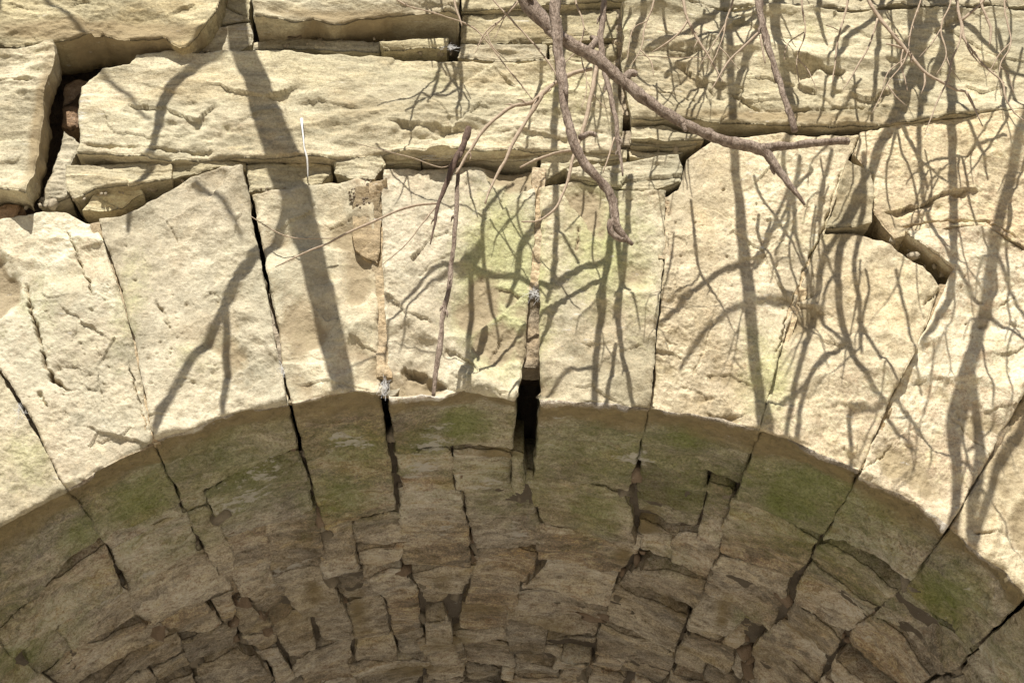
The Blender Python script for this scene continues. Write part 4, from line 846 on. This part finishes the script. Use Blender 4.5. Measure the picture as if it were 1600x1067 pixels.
# middle
for p, h, l in [
    ([(740, -200), (738, -60), (728, 30), (722, 90), (720, 150), (717, 214)], [5, 4.5, 4, 3.5, 3, 2.5], .9), ([(732, 90), (712, 120), (690, 160), (668, 184), (636, 204)], [3, 3, 2.8, 2.5, 1.5], .9), ([(702, 75), (686, 120), (678, 165), (670, 198)], [3, 3, 2.6, 1.6], .9),
    ([(720, 140), (690, 172), (640, 180), (590, 182)], [2.5, 2.2, 2, 1.2], .9), ([(890, -160), (884, -20), (876, 100), (868, 200), (868, 320), (866, 400), (856, 470)], [6, 6, 6, 6, 5, 5, 3], 1.0),
    ([(868, 310), (840, 336), (816, 374), (806, 420), (790, 462)], [4, 5, 6, 5, 3], 1.05), ([(866, 340), (890, 372), (904, 398)], [3, 3, 3], 1.05), ([(800, 260), (776, 296), (758, 330), (754, 390), (764, 440), (778, 510)], [3, 3, 4, 3.6, 3, 2], 1.0),
    ([(820, 270), (808, 340), (840, 400)], [2, 2, 1.5], 1.0), ([(752, 374), (742, 392), (728, 412), (716, 424)], [4, 7, 8, 3], .82), ([(690, 414), (718, 418), (742, 410), (772, 411), (800, 418), (828, 432), (856, 444)], [1.5, 4, 5, 4, 4, 4.5, 5], .82),
    ([(716, 422), (690, 420), (668, 436), (642, 468), (616, 498), (602, 530), (600, 552)], [3, 3, 3.2, 3, 2.6, 2.4, 1.4], .82), ([(704, 424), (676, 448), (646, 478), (632, 520), (622, 545)], [2.4, 2.4, 2.2, 2, 1], .82),
    ([(735, 412), (734, 460), (730, 520), (728, 580), (726, 640)], [5, 4.6, 4.5, 4.4, 4.2], .84), ([(985, -120), (968, 60), (962, 200), (956, 330), (948, 400), (938, 480), (930, 550), (925, 640)], [6, 6, 6, 7, 6.5, 6, 5.5, 5], 1.0),
    ([(856, 446), (878, 428), (906, 406), (948, 394)], [5, 5, 5.5, 6], .84), ([(962, 330), (968, 400), (972, 430), (984, 446)], [5, 5, 4.5, 3], 1.0), ([(972, 428), (966, 452), (958, 482)], [4.5, 4, 2.5], 1.0),
    ([(985, 455), (994, 480), (1000, 515)], [2.5, 2, 1.2], 1.0), ([(925, 560), (890, 570), (850, 600)], [4, 3.5, 2.5], 1.0), ([(600, 540), (570, 545), (548, 560)], [2, 1.8, 1], .82)]:
    shadow(p, h, l)
# right: the tangle
for p, h, l in [
    ([(1130, -200), (1140, 60), (1150, 255), (1158, 330), (1165, 420), (1175, 520), (1185, 600), (1192, 690)], [6, 7, 8, 9, 11, 10, 9, 7], 1.35), ([(1170, 405), (1110, 430), (1060, 475), (1030, 510)], [5, 5, 5, 3], 1.35), ([(1240, 450), (1190, 470), (1120, 500), (1060, 560)], [4, 4, 4, 3], 1.4),
    ([(1500, -180), (1482, -20), (1448, 50), (1430, 110), (1410, 165), (1376, 230), (1352, 288), (1322, 350), (1308, 420), (1315, 495), (1338, 570), (1376, 632), (1430, 690)], [10, 10, 10, 11, 10, 9, 8, 7, 6.5, 6, 5, 4, 3], 1.2),
    ([(1425, -200), (1428, -20), (1430, 60), (1438, 120), (1444, 170)], [15, 15, 14, 11, 5], 1.1), ([(1440, 160), (1436, 230), (1446, 320), (1470, 390), (1540, 470), (1610, 545)], [5, 4.5, 4, 4, 3.6, 3], 1.2),
    ([(1452, -180), (1470, -20), (1484, 60), (1486, 150), (1488, 250), (1490, 350), (1488, 440), (1466, 495), (1440, 545)], [9, 9, 8, 8, 7.5, 7, 6.5, 5, 3], 1.0),
    ([(1660, 20), (1612, 180), (1584, 260), (1562, 350), (1545, 430), (1530, 505), (1514, 570), (1498, 625), (1490, 680), (1496, 740), (1488, 830)], [9, 9, 8.5, 9, 10, 11, 13, 15, 11, 8, 7], 1.6),
    ([(1516, 580), (1528, 650), (1530, 720), (1520, 780), (1516, 850)], [8, 8, 9, 8, 6], 1.6), ([(1640, 560), (1598, 650), (1562, 705), (1546, 760), (1520, 850)], [7, 7, 6, 6, 5], 1.6),
    ([(1350, 240), (1348, 330), (1336, 400), (1342, 470), (1346, 560)], [5, 5, 4.5, 4, 3], 1.2), ([(1228, -160), (1218, 0), (1212, 60), (1228, 125), (1240, 190)], [9, 9, 9, 9, 6], .8), ([(1300, -120), (1280, 20), (1284, 60), (1294, 84)], [6, 5, 4, 2], .8),
    ([(1036, -160), (1024, -20), (1010, 50), (992, 106), (975, 150)], [7, 7, 6, 5, 3], .8), ([(1170, -120), (1130, 20), (1096, 62), (1060, 90), (1010, 106)], [6, 5.5, 5, 5, 3], .8), ([(1126, -60), (1130, 40), (1128, 100), (1122, 172)], [5, 5, 4.6, 3], .8), ([(1200, -120), (1196, 10), (1186, 76), (1164, 120), (1146, 182)], [7, 7, 7, 6, 4], .8),
    ([(1196, 40), (1150, 70), (1090, 98), (1040, 140)], [4, 4, 4, 2.5], .8), ([(1250, 20), (1200, 40), (1130, 34)], [5, 5, 3], .8), ([(1400, 20), (1366, 46), (1330, 70), (1312, 110), (1300, 170)], [5, 5, 5, 5, 3], .9), ([(1380, -80), (1376, 40), (1370, 120), (1362, 200)], [5, 5, 4.6, 3], .9),
    ([(1450, 30), (1474, 70), (1466, 110), (1440, 160)], [8, 8, 7, 5], .95), ([(1440, 0), (1500, 40), (1540, 78), (1580, 110), (1640, 130)], [6, 6, 5, 4.5, 4], .95), ([(1400, 130), (1406, 190), (1430, 240), (1450, 300)], [6, 5, 4, 3], 1.0), ([(1420, 80), (1400, 120), (1380, 130)], [8, 8, 5], 1.0),
    ([(1560, 60), (1580, 140), (1600, 190)], [4, 4, 3], 1.0), ([(1490, 140), (1500, 180), (1530, 240), (1545, 290)], [4, 4, 3.6, 2], 1.0),
    ([(1340, 300), (1296, 370), (1272, 460), (1256, 540), (1238, 620), (1222, 720)], [5, 5, 5, 4.8, 4.6, 4], 1.3), ([(1320, 534), (1294, 552), (1268, 590), (1250, 640), (1240, 720)], [5, 5, 4.6, 4.4, 4], 1.3), ([(1308, 410), (1290, 450), (1286, 490), (1320, 534)], [3, 3, 3.4, 4], 1.3),
    ([(1230, 300), (1196, 380), (1176, 410)], [4, 4, 4], 1.35), ([(1250, 250), (1240, 330), (1262, 420), (1290, 500)], [4, 4, 3.6, 2.4], 1.3), ([(1300, 230), (1280, 330), (1300, 420)], [3.6, 3.4, 2.4], 1.3), ([(1262, 600), (1210, 630), (1180, 620)], [4, 3.6, 2.5], 1.35),
    ([(1380, 640), (1330, 640), (1328, 700), (1320, 760)], [3, 4, 4, 3], 1.3), ([(1400, 420), (1420, 520), (1440, 600)], [3, 3, 2], 1.3), ([(1560, 400), (1590, 470), (1640, 560)], [4, 4, 4], 1.6), ([(1240, 200), (1226, 260), (1234, 330), (1210, 400)], [4.4, 4.2, 3.6, 2.2], 1.1)]:
    shadow(p, h, l)
_rt = np.random.RandomState(17)
for k in range(70):
    x, y = (_rt.uniform(985, 1620), _rt.uniform(-160, 190)) if k < 40 else ((_rt.uniform(1160, 1640), _rt.uniform(180, 420)) if k < 60 else (_rt.uniform(620, 1000), _rt.uniform(-60, 200)))
    a = math.pi/2 + _rt.normal(.05, .38); p = [(x, y)]; 
    for q in range(_rt.randint(3, 7)): a = a*.8 + .2*math.pi/2 + _rt.normal(0, .26); st_ = _rt.uniform(28, 60); x += math.cos(a)*st_; y += math.sin(a)*st_; p.append((x, y))
    w0 = _rt.uniform(1.4, 3.2); shadow(p, [w0, w0*.9, w0*.4], .7)
    if _rt.rand() < .6:
        j_ = _rt.randint(1, len(p)-1); b = a + _rt.choice([-1, 1])*_rt.uniform(.4, .8); q0 = p[j_]; shadow([q0, (q0[0]+math.cos(b)*25, q0[1]+math.sin(b)*25), (q0[0]+math.cos(b)*40+4, q0[1]+math.sin(b)*40+26)], [w0*.7, w0*.6, w0*.3], .7)
shrub = empty('overhanging_shrub', at(1100, -150, 1.0)); tag(shrub, 'bare shrub hanging over the bridge above the picture, its boughs shading the wall', 'shrub')
for k, (P, r) in enumerate(SH): tube('bough', P, r, M_BARK, shrub, 2000+k, seg=8, wob=.006 if r.max() < .03 else .003, step=.02, rough=.08, knots=bool(r.max() < .02))

# ------------------------------------------------------------------ cobwebs and a mud nest
t = tube('cobweb_strand', [PX(471, 186, .045), PX(473, 205, .06), PX(475, 228, .06), PX(479, 250, .05), PX(481, 278, .03)], np.array([2.4, 1.5, 1.3, 1.7, .5])*MPP, M_WEB, None, 5, seg=6, step=.006, wob=.003, rough=.4)
tag(t, 'white hanging cobweb strand on the long block beside the broad shadow', 'cobweb')
def web(label, cx, cy, rx, ry, n, seed, d):
    rs = np.random.RandomState(seed); Vs, Fs, b = [], [], 0
    for k in range(n):
        a = PX(cx+rs.normal(0, rx), cy+rs.normal(0, ry), d+rs.uniform(-.01, .01)); c = PX(cx+rs.normal(0, rx), cy+rs.normal(0, ry), d+rs.uniform(-.01, .01))
        dv = c-a; s1 = np.cross(dv, [0, 1, 0]); s1 = s1/(np.linalg.norm(s1)+1e-9)*.00035; s2 = np.array([0, .00035, 0])
        Vs.append(np.array([a+s1, a-s1, a+s2, c+s1, c-s1, c+s2])); Fs += [[b, b+1, b+4, b+3], [b+1, b+2, b+5, b+4], [b+2, b, b+3, b+5]]; b += 6
    o = mesh_obj('cobweb', np.concatenate(Vs), Fs, M_WEB, None); tag(o, label, 'cobweb', 'cobwebs in the joints of the wall')
web('small tangled cobweb low in the joint left of the pale keystone', 600, 606, 5, 9, 60, 1, .0)
web('cobweb across the top of the open slot beside the keystone', 836, 458, 8, 6, 70, 2, -.005)
web('cobweb in the dark joint right of the broad shadow, low on the left', 440, 580, 5, 7, 50, 3, -.01)
web('cobweb in the slanting joint at the far left ring stones', 32, 645, 6, 10, 60, 4, -.005)
web('greyish cobweb under the thin slab at upper middle', 703, 74, 8, 3, 50, 5, .02)
web('cobweb in the narrow joint of the right ring stones', 1028, 505, 4, 8, 50, 6, -.005)
web('cobweb stretched over the thin bed above the keystone', 682, 244, 16, 4, 50, 7, .01)
items = [dict(c=at(566+rsv.normal(0, 9), 300+rsv.normal(0, 10), .008), r=rsv.uniform(.002, .0055), seed=500+k, nseg=6, nr=5, pw=.7) for k in range(170)]
n_ = lumps('mud_nest', items, M_NEST, None, True); tag(n_, 'crusty brown mud nest stuck at the top of the mortared joint', 'mud nest')
